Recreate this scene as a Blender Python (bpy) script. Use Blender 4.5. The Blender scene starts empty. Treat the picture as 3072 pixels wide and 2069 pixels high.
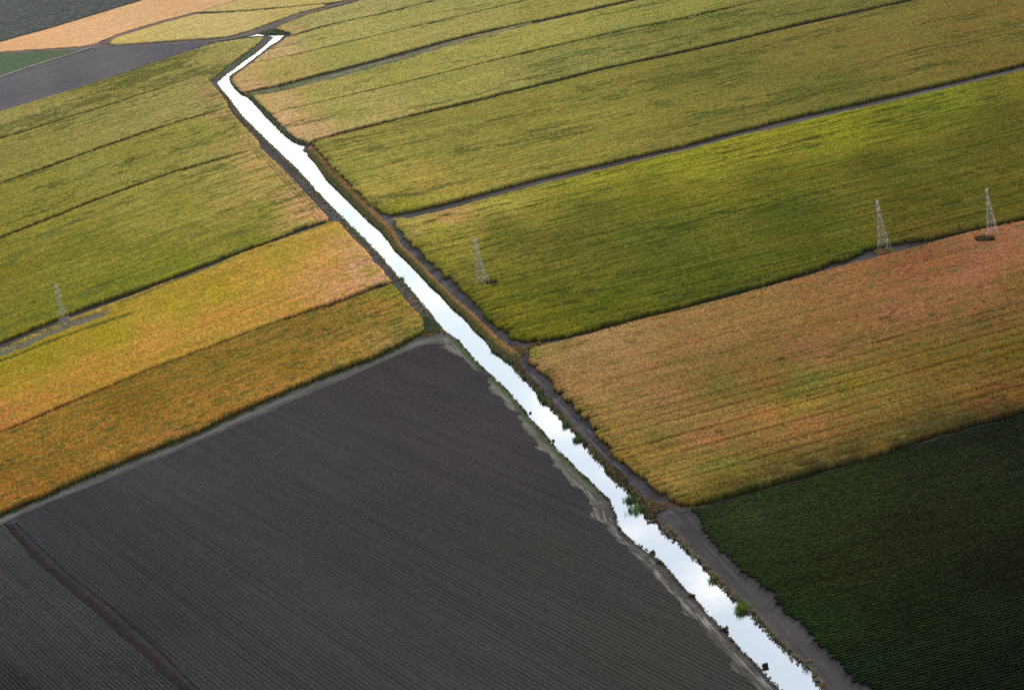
import bpy, math, random
import numpy as np
from mathutils import Matrix, Vector
from mathutils.geometry import tessellate_polygon

random.seed(7)
RS = np.random.RandomState(11)
SC = bpy.context.scene
COL = SC.collection

# ------------------------------------------------------------------ camera
FP, TH, RO, CH = 6900.0, math.radians(14.2), math.radians(11.3), 300.0
Fv = np.array([0, math.cos(TH), -math.sin(TH)])
r0 = np.array([1.0, 0, 0]); u0 = np.array([0, math.sin(TH), math.cos(TH)])
Rv = math.cos(RO)*r0 - math.sin(RO)*u0
Uv = math.sin(RO)*r0 + math.cos(RO)*u0
K = 1.3196

def at(x, y, z=0.0):
    """survey point (x, y) of the photograph -> place on the level z, metres"""
    d = Fv*FP + Rv*(x*K-1536) + Uv*(1034.5-y*K)
    t = (z-CH)/d[2]
    return np.array([d[0]*t, d[1]*t, z])

def pj(X, Y, Z):
    q0, q1, q2 = X, Y, Z-CH
    c = q0*Fv[0]+q1*Fv[1]+q2*Fv[2]
    a = q0*Rv[0]+q1*Rv[1]+q2*Rv[2]
    b = q0*Uv[0]+q1*Uv[1]+q2*Uv[2]
    return (1536+FP*a/c)/K, (1034.5-FP*b/c)/K

cam = bpy.data.cameras.new('camera'); cam_o = bpy.data.objects.new('camera', cam); COL.objects.link(cam_o)
cam.sensor_width = 36; cam.lens = FP/3072*36; cam.clip_start = 1; cam.clip_end = 120000
M = Matrix(((Rv[0], Uv[0], -Fv[0], 0), (Rv[1], Uv[1], -Fv[1], 0), (Rv[2], Uv[2], -Fv[2], CH), (0, 0, 0, 1)))
cam_o.matrix_world = M
SC.camera = cam_o

# ------------------------------------------------------------------ noise
def hsh(i, j, s):
    i = i.astype(np.int64); j = j.astype(np.int64)
    n = (i*374761393 + j*668265263 + s*1442695041) & 0xffffffff
    n = ((n ^ (n >> 13)) * 1274126177) & 0xffffffff
    n = ((n ^ (n >> 16)) * 2246822519) & 0xffffffff
    n = n ^ (n >> 15)
    return (n & 0xffffff)/float(0xffffff)

def vn(x, y, s):
    xi = np.floor(x); yi = np.floor(y); fx = x-xi; fy = y-yi
    fx = fx*fx*(3-2*fx); fy = fy*fy*(3-2*fy)
    a = hsh(xi, yi, s); b = hsh(xi+1, yi, s); c = hsh(xi, yi+1, s); d = hsh(xi+1, yi+1, s)
    return (a*(1-fx)+b*fx)*(1-fy) + (c*(1-fx)+d*fx)*fy

def fb(x, y, s, o=3):
    t = 0; a = .5; w = 0
    for k in range(o):
        t = t + a*vn(x*2**k, y*2**k, s+17*k); w += a; a *= .5
    return t/w

def ss(a, b, x):
    t = np.clip((x-a)/(b-a), 0, 1); return t*t*(3-2*t)

def lin(c):
    c = np.asarray(c, float)/255
    return np.where(c <= .04045, c/12.92, ((c+.055)/1.055)**2.4)

# ------------------------------------------------------------------ materials
GAIN = 1.0
def mat(name, rough=.9, spec=.15, nscale=0.8, namt=.25, bump=0.0, attr=True, base=(.2,.2,.2), bdist=.1, big=0, stretch=None, rot=0):
    m = bpy.data.materials.new(name); m.use_nodes = True
    nt = m.node_tree; n = nt.nodes; l = nt.links
    b = n['Principled BSDF']; b.inputs['Roughness'].default_value = rough
    b.inputs['Specular IOR Level'].default_value = spec
    tc = n.new('ShaderNodeTexCoord'); src = tc.outputs['Object']
    if stretch:
        mp = n.new('ShaderNodeMapping'); mp.inputs['Rotation'].default_value = (0, 0, rot)
        mp.inputs['Scale'].default_value = stretch; l.new(src, mp.inputs[0]); src = mp.outputs[0]
    no = n.new('ShaderNodeTexNoise'); no.inputs['Scale'].default_value = nscale
    no.inputs['Detail'].default_value = 5; no.inputs['Roughness'].default_value = .65
    l.new(src, no.inputs['Vector'])
    mr = n.new('ShaderNodeMapRange'); mr.inputs[1].default_value = .25; mr.inputs[2].default_value = .75
    mr.inputs[3].default_value = 1-namt; mr.inputs[4].default_value = 1+namt
    l.new(no.outputs[0], mr.inputs[0])
    mx = n.new('ShaderNodeVectorMath'); mx.operation = 'SCALE'
    if attr:
        at_ = n.new('ShaderNodeAttribute'); at_.attribute_name = 'Col'; l.new(at_.outputs['Color'], mx.inputs[0])
    else:
        mx.inputs[0].default_value = base
    l.new(mr.outputs[0], mx.inputs['Scale'])
    out = mx.outputs[0]
    if big:
        n2 = n.new('ShaderNodeTexNoise'); n2.inputs['Scale'].default_value = big; n2.inputs['Detail'].default_value = 4
        l.new(tc.outputs['Object'], n2.inputs['Vector'])
        m2 = n.new('ShaderNodeMapRange'); m2.inputs[1].default_value = .3; m2.inputs[2].default_value = .7
        m2.inputs[3].default_value = .75; m2.inputs[4].default_value = 1.25
        l.new(n2.outputs[0], m2.inputs[0])
        s2 = n.new('ShaderNodeVectorMath'); s2.operation = 'SCALE'; l.new(out, s2.inputs[0]); l.new(m2.outputs[0], s2.inputs['Scale']); out = s2.outputs[0]
    l.new(out, b.inputs['Base Color'])
    if bump:
        bp = n.new('ShaderNodeBump'); bp.inputs['Strength'].default_value = bump; bp.inputs['Distance'].default_value = bdist
        l.new(no.outputs[0], bp.inputs['Height']); l.new(bp.outputs[0], b.inputs['Normal'])
    return m

M_crop = mat('crop_leaves', .9, .0, 1.3, .32, .5, bdist=.25)
M_soil = mat('tilled_soil', .95, .02, .9, .22, .5, bdist=.08)
M_track = mat('packed_dirt', .95, .1, .7, .25, .4, bdist=.06, big=.05)
M_weed = mat('weed_leaves', .8, .15, 2.0, .3)
def add_translucency(m, f):
    nt = m.node_tree; b = nt.nodes['Principled BSDF']; o = nt.nodes['Material Output']
    t = nt.nodes.new('ShaderNodeBsdfTranslucent'); mx = nt.nodes.new('ShaderNodeMixShader'); mx.inputs[0].default_value = f
    src = b.inputs['Base Color'].links[0].from_socket
    nt.links.new(src, t.inputs['Color']); nt.links.new(b.outputs[0], mx.inputs[1]); nt.links.new(t.outputs[0], mx.inputs[2]); nt.links.new(mx.outputs[0], o.inputs['Surface'])
add_translucency(M_weed, .5)
M_metal = mat('galvanised_steel', .45, .5, 3.0, .12, attr=False, base=(.52, .52, .50))
M_conc = mat('concrete', .9, .2, 3.0, .2, attr=False, base=(.4, .39, .36))
M_wood = mat('old_wood', .9, .2, 4.0, .3, attr=False, base=(.22, .15, .12))
M_plank = mat('new_plank', .8, .2, 4.0, .2, attr=False, base=(.62, .42, .22))
M_stone = mat('pale_stone', .8, .3, 6.0, .15, attr=False, base=(.6, .6, .58))
M_insul = mat('glazed_porcelain', .25, .5, 6.0, .1, attr=False, base=(.25, .2, .18))

def water_mat():
    m = bpy.data.materials.new('canal_water'); m.use_nodes = True
    nt = m.node_tree; n = nt.nodes; l = nt.links; b = n['Principled BSDF']
    b.inputs['Base Color'].default_value = (.66, .70, .73, 1)
    b.inputs['Metallic'].default_value = 1.0
    b.inputs['Roughness'].default_value = .04
    b.inputs['IOR'].default_value = 1.33
    b.inputs['Specular IOR Level'].default_value = 1.0
    tc = n.new('ShaderNodeTexCoord')
    a = n.new('ShaderNodeTexNoise'); a.inputs['Scale'].default_value = .9; a.inputs['Detail'].default_value = 3
    l.new(tc.outputs['Object'], a.inputs['Vector'])
    c = n.new('ShaderNodeTexNoise'); c.inputs['Scale'].default_value = .05; c.inputs['Detail'].default_value = 3
    l.new(tc.outputs['Object'], c.inputs['Vector'])
    mr = n.new('ShaderNodeMapRange'); mr.inputs[1].default_value = .45; mr.inputs[2].default_value = .65
    mr.inputs[3].default_value = .01; mr.inputs[4].default_value = .10
    l.new(c.outputs[0], mr.inputs[0])
    bp = n.new('ShaderNodeBump'); bp.inputs['Distance'].default_value = .12
    l.new(mr.outputs[0], bp.inputs['Strength']); l.new(a.outputs[0], bp.inputs['Height']); l.new(bp.outputs[0], b.inputs['Normal'])
    return m
M_water = water_mat()

# ------------------------------------------------------------------ mesh helpers
def tag(o, label=None, cat=None, group=None, kind=None):
    if label: o['label'] = label
    if cat: o['category'] = cat
    if group: o['group'] = group
    if kind: o['kind'] = kind
    return o

def mesh_obj(name, V, F, C=None, m=None, parent=None, smooth=False):
    """V (n,3), F (k,4) or (k,3) arrays"""
    V = np.asarray(V, np.float32); F = np.asarray(F, np.int32)
    me = bpy.data.meshes.new(name)
    me.vertices.add(len(V)); me.vertices.foreach_set('co', V.ravel())
    k = F.shape[1]
    me.loops.add(F.size); me.loops.foreach_set('vertex_index', F.ravel())
    me.polygons.add(len(F)); me.polygons.foreach_set('loop_start', np.arange(0, F.size, k, dtype=np.int32))
    me.polygons.foreach_set('loop_total', np.full(len(F), k, np.int32))
    me.update(calc_edges=True)
    if C is not None:
        ca = me.color_attributes.new('Col', 'FLOAT_COLOR', 'POINT')
        c4 = np.ones((len(V), 4), np.float32); c4[:, :3] = C
        ca.data.foreach_set('color', c4.ravel())
    me.validate()
    if smooth:
        me.polygons.foreach_set('use_smooth', np.ones(len(me.polygons), bool))
    o = bpy.data.objects.new(name, me); COL.objects.link(o)
    if m: me.materials.append(m)
    if parent is not None: o.parent = parent
    return o

def inpoly(x, y, P):
    r = np.zeros(x.shape, bool); n = len(P)
    for i in range(n):
        x1, y1 = P[i]; x2, y2 = P[(i+1) % n]
        if y1 == y2: continue
        c = ((y1 > y) != (y2 > y)) & (x < (x2-x1)*(y-y1)/(y2-y1)+x1)
        r ^= c
    return r

def W(pts, z=0.0):
    out = []
    for p in pts:
        q = at(p[0], p[1], p[2] if len(p) > 2 else z)
        out.append((q[0], q[1]))
    return out

def idw(X, Y, cps, p=2.6):
    """crop colour with haze and corner darkening painted in, interpolated between surveyed spots"""
    num = np.zeros(X.shape+(3,)); den = np.zeros(X.shape)
    for (cx, cy, c) in cps:
        d2 = ((X-cx)**2 + ((Y-cy)*1.9)**2) + 400.0
        w = d2**(-p/2)
        num += w[..., None]*lin(c); den += w
    return num/den[..., None]

def field(name, poly, ang, H, du, dv, cps, label, cat='crop field', kind='stuff', rough=.45, teeth=(0, 0),
          holes=.0, hsc=(16, 4), zones=(), ramp=None, contrast=.25, streak=.18, m=None, wall=(52, 48, 26), tram=0, band=None, seed=1,
          profile=None, edge=.35, cut=(), tint=(1, 1, 1), quant=0, speck=None, head=None, mott=None, paint=()):
    a = math.radians(ang); ca, sa = math.cos(a), math.sin(a)
    P = np.array(poly); U = P[:, 0]*ca+P[:, 1]*sa; Vv = -P[:, 0]*sa+P[:, 1]*ca
    PU = list(zip(U, Vv))
    us = np.arange(U.min()-du, U.max()+2*du, du)
    vs = [Vv.min()-2]
    # rows get wider apart in the mesh for the far fields
    while vs[-1] < Vv.max()+2: vs.append(vs[-1]+dv)
    vs = np.array(vs)
    nu, nv = len(us), len(vs)
    cu = (us[:-1]+us[1:])/2; cv = (vs[:-1]+vs[1:])/2
    CU, CV = np.meshgrid(cu, cv)
    off = 0
    if teeth[0]:
        b = np.floor(CV/teeth[0]); w = CV/teeth[0]-b
        off = teeth[1]*(hsh(b, b*0, seed+5)-.3)*(np.abs(w-.5) < .36) - teeth[1]*1.3*(np.abs(w-.5) >= .36)
        off = off + .6*(hsh(np.floor(CV/1.5), CV*0, seed+9)-.5)
    CVq = CV
    if quant:      # blocks of rows stop short together along the canal margin
        bq = np.floor(CV/quant); ctr = (bq+.5)*quant
        cx_, cy_ = pj(CU*ca-CV*sa, CU*sa+CV*ca, CU*0)
        rb = np.interp(cy_, [783, 846, 1042, 1186, 1300, 1546, 1700], [983, 1093, 1250, 1350, 1476, 1695, 1840])
        kq = ss(rb-260, rb-160, cx_)*ss(790, 830, cy_)
        CVq = CV+kq*((ctr-CV)*(.12+.34*hsh(bq, bq*0, 78))+(hsh(bq, bq*0, 77)-.5)*quant*.35+(hsh(np.floor(CV/1.86), CV*0, 79)-.5)*1.1)
    mask = inpoly(CU+off, CVq, PU)
    if teeth[0]:
        mask &= inpoly(CU, CVq, PU) | (off > 0)
    GU, GV = np.meshgrid(us, vs)
    X0 = GU*ca-GV*sa; Y0 = GU*sa+GV*ca
    FX, FY = pj(X0, Y0, np.full(X0.shape, H))
    for (px, py, rx, ry) in cut:       # bare spots
        q = ((FX-px)/rx)**2+((FY-py)/ry)**2
        qc = (q[:-1, :-1]+q[1:, 1:])/2
        mask &= ~(qc < 1)
    C = idw(FX, FY, cps)  # far spots carry distance haze painted into their colours
    rnd = RS.rand(nv, nu)
    Z = np.full(X0.shape, H)
    if profile is None:
        Z = Z + (rnd-.5)*2*rough*.55 + (fb(GU/2.2, GV/1.1, seed, 2)-.5)*rough*1.2 + (fb(GU/60, GV/3.0, seed+2, 2)-.5)*rough*1.2
        Z += (vn(GU/25, GV/14, seed+3)-.5)*.5
    else:
        Z = Z + profile(GU, GV, rnd)
    # streaks along the rows and patchiness
    st = fb(GU/120, GV/2.4, seed+21, 3)-.5
    bl = fb(GU/22, GV/7, seed+31, 4)-.5
    big = fb(GU/160, GV/60, seed+41, 3)-.5
    f = 1 + streak*3.2*st + contrast*1.0*bl + .5*contrast*big
    C = C*np.clip(f, .3, 2)[..., None]
    # riper / greener mottling
    g = (fb(GU/30, GV/6, seed+51, 3)-.5)*2
    C[..., 0] *= 1+.22*g*contrast*3; C[..., 2] *= 1+.05*g
    if tram:
        w = (GV/tram) % 1.0
        tl = np.exp(-((w-.5)/.07)**2)*(.4+.6*vn(GU/50, np.floor(GV/tram), seed+6))
        if band is not None: tl = tl*ss(band[0], band[1], FY+.26*(FX-1500))
        C *= (1-.6*tl)[..., None]; Z -= .9*tl
    hole = np.zeros(X0.shape)
    if holes > 0 or zones:
        hn = fb(GU/hsc[0], GV/hsc[1], seed+61, 3)
        cl = fb(GU/140, GV/45, seed+71, 2)
        thr = .80-holes*.6*ss(.35, .8, cl)
        for (zx, zy, rx, ry) in zones:
            sl = -.235*(FX-zx)
            q = ((FX-zx)/rx)**2+((FY-zy-sl)/ry)**2
            thr = thr-.17*np.exp(-q)
        hole = ss(0, .05, hn-thr)
    if hole.max() > 0:
        hc = lin((66, 78, 40))*1.0
        C = C*(1-.62*hole[..., None])+hc*.62*hole[..., None]
        Z -= H*.28*hole
    C = C*(1+(.95*min(1, rough/.45) if profile is None else .22)*(rnd-.5))[..., None]
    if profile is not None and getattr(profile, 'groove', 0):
        wv = (GV/profile.groove) % 1.0      # furrow shade painted into the colour as darker groove lines
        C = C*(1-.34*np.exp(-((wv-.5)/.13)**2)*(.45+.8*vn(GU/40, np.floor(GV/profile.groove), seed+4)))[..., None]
        C = C*np.array([1.0, 1.0, 1.0])+C*(vn(GU/25, GV/4, seed+91)-.5)[..., None]*np.array([.14, .0, .08])
    if profile is not None and getattr(profile, 'leafrow', 0):
        wv = (GV/profile.leafrow) % 1.0     # bare soil shows between the leafy rows
        rw = ss(.25, .75, 1-np.abs(2*wv-1))*(.8+.4*vn(GU/2.5, np.floor(GV/profile.leafrow), seed+4))
        C = C*2.1*rw[..., None]+lin((15, 14, 11))*(1-np.clip(rw, 0, 1))[..., None]
    if head is not None:
        hp = np.array(head[0], float); hx = np.interp(FY, hp[:, 1], hp[:, 0])
        dd = hx-FX; hm = ss(head[1], head[1]*.75, dd)
        ch, sh = math.cos(math.radians(-80.3)), math.sin(math.radians(-80.3))
        ww = (-X0*sh+Y0*ch)/head[2] % 1.0
        sr = np.exp(-((ww-.5)/.2)**2)*hm
        C *= (1-.5*sr)[..., None]; Z -= 1.3*sr
    if mott is not None:
        mk_ = ss(.5-.04, .5+.10, mott[1]-.5+fb(GU/mott[2], GV/mott[3], seed+97, 3))[..., None]*(.55+.45*rnd[..., None])
        C = C*(1-mk_)+lin(mott[0])*mk_
    for (pl_, pw, pc, pz) in paint:      # weedy lines standing in the crop
        pa = np.array(pl_, float); yy = np.interp(FX, pa[:, 0], pa[:, 1])
        k = ss(1.25, .7, np.abs(FY-yy)/pw+.9*(fb(GU/9, GV/4, seed+7, 3)-.5))*ss(pa[-1, 0]+6, pa[-1, 0]-25, FX)*ss(pa[0, 0]-6, pa[0, 0]+6, FX)
        C = C*(1-.9*k[..., None])+lin(pc)*(.6+.8*rnd[..., None])*.9*k[..., None]; Z -= pz*k
    if speck is not None:
        sp = (RS.rand(nv, nu) < speck[0])*ss(.35, .6, fb(GU/40, GV/15, seed+81, 2))
        C = C*(1-sp[..., None])+lin(speck[1])*sp[..., None]
    jx = (RS.rand(nv, nu)-.5)*du*.55; jy = (RS.rand(nv, nu)-.5)*dv*(.3 if profile is None else .0)
    GU2 = GU+jx; GV2 = GV+jy
    X = GU2*ca-GV2*sa; Y = GU2*sa+GV2*ca
    # boundary
    pad = np.zeros((nv+1, nu+1), bool); pad[1:nv, 1:nu] = mask
    touch = pad[:-1, :-1] | pad[1:, :-1] | pad[:-1, 1:] | pad[1:, 1:]
    full = pad[:-1, :-1] & pad[1:, :-1] & pad[:-1, 1:] & pad[1:, 1:]
    bd = touch & ~full
    Z = np.where(bd, Z-H*edge*(.25+.75*RS.rand(nv, nu))*.6, Z)
    idx = np.arange(nv*nu).reshape(nv, nu)
    A = idx[:-1, :-1]; B = idx[:-1, 1:]; Cc = idx[1:, 1:]; D = idx[1:, :-1]
    F = np.stack([A[mask], B[mask], Cc[mask], D[mask]], 1)
    V = np.stack([X.ravel(), Y.ravel(), np.maximum(Z, .03).ravel()], 1)
    Cf = C.reshape(-1, 3)*GAIN*np.array(tint)*(np.array((1.22, 1.20, 1.28)) if profile is None and H > .5 else 1)
    # walls of standing crop along every edge
    E = []
    up = ~pad[2:nv+1, 1:nu] if False else None
    mk = np.zeros((nv+1, nu+1), bool); mk[1:nv, 1:nu] = mask
    m0 = mk[1:nv, 1:nu]
    e = m0 & ~mk[0:nv-1, 1:nu]; E.append(np.stack([B[e], A[e]], 1))
    e = m0 & ~mk[2:nv+1, 1:nu]; E.append(np.stack([D[e], Cc[e]], 1))
    e = m0 & ~mk[1:nv, 0:nu-1]; E.append(np.stack([A[e], D[e]], 1))
    e = m0 & ~mk[1:nv, 2:nu+1]; E.append(np.stack([Cc[e], B[e]], 1))
    E = np.concatenate(E)
    ub, inv = np.unique(E, return_inverse=True); inv = inv.reshape(E.shape)
    nb = len(ub)
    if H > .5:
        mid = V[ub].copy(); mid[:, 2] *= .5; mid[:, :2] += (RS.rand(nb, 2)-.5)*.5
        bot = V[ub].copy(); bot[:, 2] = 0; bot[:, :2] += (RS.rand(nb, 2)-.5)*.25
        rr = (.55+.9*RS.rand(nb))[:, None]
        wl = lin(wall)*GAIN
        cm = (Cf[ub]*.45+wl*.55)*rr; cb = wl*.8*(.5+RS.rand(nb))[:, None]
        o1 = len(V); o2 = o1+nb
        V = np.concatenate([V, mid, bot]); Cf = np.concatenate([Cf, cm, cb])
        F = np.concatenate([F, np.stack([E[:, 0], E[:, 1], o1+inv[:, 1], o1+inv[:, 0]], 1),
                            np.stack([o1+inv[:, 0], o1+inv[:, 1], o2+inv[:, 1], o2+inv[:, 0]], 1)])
    used, F2 = np.unique(F, return_inverse=True); F2 = F2.reshape(F.shape)
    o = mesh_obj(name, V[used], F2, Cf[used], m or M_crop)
    tag(o, label, cat, None, kind)
    return o

def resample(P, step):
    P = np.array(P, float); d = np.r_[0, np.cumsum(np.hypot(*np.diff(P, axis=0).T))]
    n = max(2, int(d[-1]/step)); t = np.linspace(0, d[-1], n)
    return np.stack([np.interp(t, d, P[:, k]) for k in range(P.shape[1])], 1)

def strip(name, L, R, cfun, z=.05, nx=14, step=2.5, m=None, label=None, cat=None, kind='structure', bumpz=.0, jit=.0, seed=3):
    """surface between two world polylines L and R; cfun(s metres, t 0..1) -> srgb-linear colour"""
    n = max(8, int(np.hypot(*np.diff(np.array(L, float), axis=0).T).sum()/step))
    def rs(P):
        P = np.array(P, float); d = np.r_[0, np.cumsum(np.hypot(*np.diff(P, axis=0).T))]; t = np.linspace(0, d[-1], n)
        return np.stack([np.interp(t, d, P[:, 0]), np.interp(t, d, P[:, 1])], 1), d[-1]
    A, la = rs(L); B, lb = rs(R)
    t = np.linspace(0, 1, nx+1)[None, :]; s = np.linspace(0, la, n)[:, None]
    X = A[:, :1]*(1-t)+B[:, :1]*t; Y = A[:, 1:]*(1-t)+B[:, 1:]*t
    if jit:
        j = (fb(s/6+0*t, t*0+seed, seed, 3)-.5)*2*jit
        wdt = np.hypot(A[:, 0]-B[:, 0], A[:, 1]-B[:, 1])[:, None]+1e-6
        nxv = (B-A)/wdt
        e = np.where(t < .5, -1, 1)*np.abs(2*t-1)**2
        X = X+nxv[:, :1]*j*e; Y = Y+nxv[:, 1:]*j*e
    S = s+0*t; T = t+0*s
    Z = np.full(X.shape, z)+bumpz*(fb(X/2.5, Y/2.5, seed+1, 2))
    C = cfun(S, T, X, Y)*GAIN
    idx = np.arange(X.size).reshape(X.shape)
    F = np.stack([idx[:-1, :-1].ravel(), idx[:-1, 1:].ravel(), idx[1:, 1:].ravel(), idx[1:, :-1].ravel()], 1)
    V = np.stack([X.ravel(), Y.ravel(), Z.ravel()], 1)
    o = mesh_obj(name, V, F, C.reshape(-1, 3), m or M_track)
    tag(o, label, cat, None, kind)
    return o

def mixc(a, b, t): return a*(1-t[..., None])+b*t[..., None]

# ------------------------------------------------------------------ canal
ZW = -.5
LW = [(602,80),(621.6,84.4),(601,105),(580.5,122),(556.5,137.5),(539.4,149.5),(522.3,161.5),(508.6,173.5),(491.4,186.5),(506,206),(520,222),(533,240),(552,265),(578,290),(605,318),(630,340),(655,365),(672,380),(700,410),(717,430),(740,455),(776,490),(809,523),(866,580),(906,630),(919,640),(956,683),(986,720),(1014,753),(1043,773),(1076,813),(1106,843),(1143,876),(1176,911),(1206,950),(1243,990),(1269,1023),(1293,1045),(1326,1079),(1356,1106),(1386,1136),(1401,1169),(1406,1192),(1416,1211),(1443,1231),(1483,1259),(1509,1282),(1551,1332),(1592,1372),(1649,1434),(1685,1476),(1719,1509),(1775,1566),(1850,1640),(1930,1720)]
RW = [(2035,1720),(1945,1635),(1869,1567),(1835,1522),(1805,1499),(1769,1462),(1725,1419),(1699,1392),(1662,1359),(1632,1322),(1602,1289),(1572,1264),(1549,1237),(1509,1212),(1494,1197),(1494,1186),(1469,1176),(1456,1146),(1439,1126),(1416,1106),(1396,1089),(1359,1046),(1333,1013),(1309,983),(1283,956),(1249,923),(1226,896),(1199,866),(1176,843),(1163,826),(1146,812),(1123,796),(1106,770),(1083,750),(1063,726),(1029,696),(1003,666),(979,646),(949,613),(919,583),(899,566),(883,543),(866,522),(839,500),(816,477),(776,438),(742,405),(717,367),(700,350),(688,340),(692,332),(680,329),(666,322),(640,300),(610,273),(593,253),(570,228),(561.7,215.3),(546,209.5),(533,196),(520.6,182),(520.6,173.5),(532.5,165),(553,151.2),(573.7,135.8),(597.6,117),(614.8,103.2),(633.6,93),(649,76.8),(620,79)]
def dense(P, step, jit, sd):
    Q = resample(P, step)
    r = np.random.RandomState(sd); n = len(Q)
    T = np.gradient(Q, axis=0); T /= np.hypot(T[:, 0], T[:, 1])[:, None]+1e-9
    N = np.stack([-T[:, 1], T[:, 0]], 1)
    k = r.rand(n)-.5; k2 = np.interp(np.arange(n), np.arange(0, n+4, 4), r.rand(len(np.arange(0, n+4, 4)))-.5)
    return Q+N*(k*jit+k2*jit*1.6)[:, None]
Lc = dense(W(LW, -.2), 2.6, .7, 1); Rc = dense(W(RW, -.2), 2.6, 1.0, 2)
loop = np.concatenate([Lc, Rc])
def offs(P, d):
    Q = np.roll(P, 1, 0); N_ = np.roll(P, -1, 0)
    Q = (Q+np.roll(P, 2, 0)+np.roll(P, 3, 0))/3; N_ = (N_+np.roll(P, -2, 0)+np.roll(P, -3, 0))/3
    T = N_-Q; T /= np.hypot(T[:, 0], T[:, 1])[:, None]+1e-9
    N = np.stack([T[:, 1], -T[:, 0]], 1)
    return P+N*d
area = .5*np.sum(loop[:, 0]*np.roll(loop[:, 1], -1)-np.roll(loop[:, 0], -1)*loop[:, 1])
sg = 1 if area > 0 else -1     # outward normal sign
outer = offs(loop, sg*.9); inner = offs(loop, -sg*1.2)

def poly_mesh(name, loops, m, z, C=None):
    zs = z if isinstance(z, (list, tuple)) else [z]*len(loops)
    ls = [[Vector((p[0], p[1], 0)) for p in L] for L in loops]
    tri = tessellate_polygon(ls)
    V = np.concatenate([np.c_[np.array(L), np.full(len(L), zz)] for L, zz in zip(loops, zs)])
    F = np.array([t for t in tri if len(set(t)) == 3])
    # all faces up
    n = np.cross(V[F[:, 1]]-V[F[:, 0]], V[F[:, 2]]-V[F[:, 0]])[:, 2]
    F[n < 0] = F[n < 0][:, ::-1]
    return mesh_obj(name, V, F, None if C is None else np.tile(lin(C)*GAIN, (len(V), 1)), m)

BIG = 42000
ground = poly_mesh('ground', [[(-BIG, -BIG), (BIG, -BIG), (BIG, BIG), (-BIG, BIG)], [tuple(p) for p in outer]], M_soil, 0.0, (84, 79, 81))
tag(ground, 'dark grey bare soil plain under and between all the fields', 'ground', None, 'structure')
wo = poly_mesh('water', [[tuple(p) for p in offs(loop, sg*.55)]], M_water, ZW)
tag(wo, 'bright still canal water reflecting the pale sky', 'water', None, 'structure')
# banks
n = len(loop)
Vb = np.concatenate([np.c_[outer, np.zeros(n)], np.c_[loop+ (RS.rand(n, 2)-.5)*.3, np.full(n, ZW)], np.c_[inner, np.full(n, -1.9)]])
i = np.arange(n); j = (i+1) % n
Fb = np.concatenate([np.stack([i, j, n+j, n+i], 1), np.stack([n+i, n+j, 2*n+j, 2*n+i], 1)])
cb = lin((52, 50, 44))*(.7+.6*RS.rand(3*n))[:, None]
bank = mesh_obj('canal_bank', Vb, Fb, cb*GAIN, M_track)
tag(bank, 'steep dark earth bank on both sides of the canal water', 'bank', None, 'structure')
bed = poly_mesh('canal_bed', [[tuple(p) for p in offs(loop, -sg*.4)]], M_track, -1.8, (50, 46, 40)); tag(bed, 'dark mud floor under the canal water', 'canal bed', None, 'structure')
# the short arm of water by the levee
sl = W([(540,86.5),(552,83.5),(566,80.5),(580,77.5),(585,78.5),(598,80.5),(601,82.5),(586,81.5),(570,83.5),(556,85.5)], .06)
pool = poly_mesh('side_channel', [sl], M_water, .06)
tag(pool, 'narrow sliver of bright water below the levee beside the canal bend', 'water', None, 'structure')

# ------------------------------------------------------------------ fields
HC = 3.0
AR = 11.5
def line_pair(pts, HH):
    """pts: (x, y centre, dark thickness): upper-side points and lower-side points, canopy level"""
    up = [(p[0], p[1]-p[2]/2, HH) for p in pts]; lo = [(p[0], p[1]+p[2]/2, HH) for p in pts]
    return up, lo
levee = [(490,92,7),(520,88,7),(567,75,7),(617,58,7),(650,44,7),(683,30,6),(750,13,6),(780,6,6),(830,-8,6),(1000,-50,6)]
a1 = [(660,82,3),(690,73,5),(730,60,4),(776,50,3),(880,27,3),(993,0,3),(1150,-38,3),(1250,-62,3)]
a2 = [(576,142,1.5),(680,122,2.6),(776,98,2.6),(976,52,2.6),(1199,0,2.6),(1350,-34,2.6),(1500,-66,2.6)]
a3 = [(563,209,7),(590,203,8),(617,199,9),(680,183,10),(776,158,10),(843,141,10),(923,119,10),(1010,95,10),(1099,73,9),(1209,50,8),(1330,24,8),(1436,0,8),(1600,-36,8),(1750,-66,8)]
a4 = [(640,250,1.5),(700,238,2),(776,220,3),(976,173,3.6),(1176,123,4),(1376,77,4),(1552,40,4),(1729,0,4),(1900,-36,4),(2050,-66,4)]
a5 = [(700,321,4),(776,301,8),(909,268,8),(1076,229,8),(1243,187,8),(1376,154,8),(1552,117,8),(1685,86,8),(1819,54,8),(1952,25,8),(2070,-1,8),(2250,-40,8),(2380,-66,8)]
l1 = [(-140,352,4),(0,313,4),(167,263,4),(300,220,3.6),(400,189,2.2),(457,172,1)]
l2 = [(-140,462,6),(0,416,6),(167,356,6),(300,309,6),(417,272,5),(470,257,4),(507,247,2)]
l3 = [(-140,590,7),(0,538,7),(233,447,7),(400,387,6),(500,360,5),(583,338,2)]

Rtop = [(2900,-66)]
def up(p): return line_pair(p, HC)[0]
def lo(p): return line_pair(p, HC)[1]

SEEDGE = {}
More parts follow.
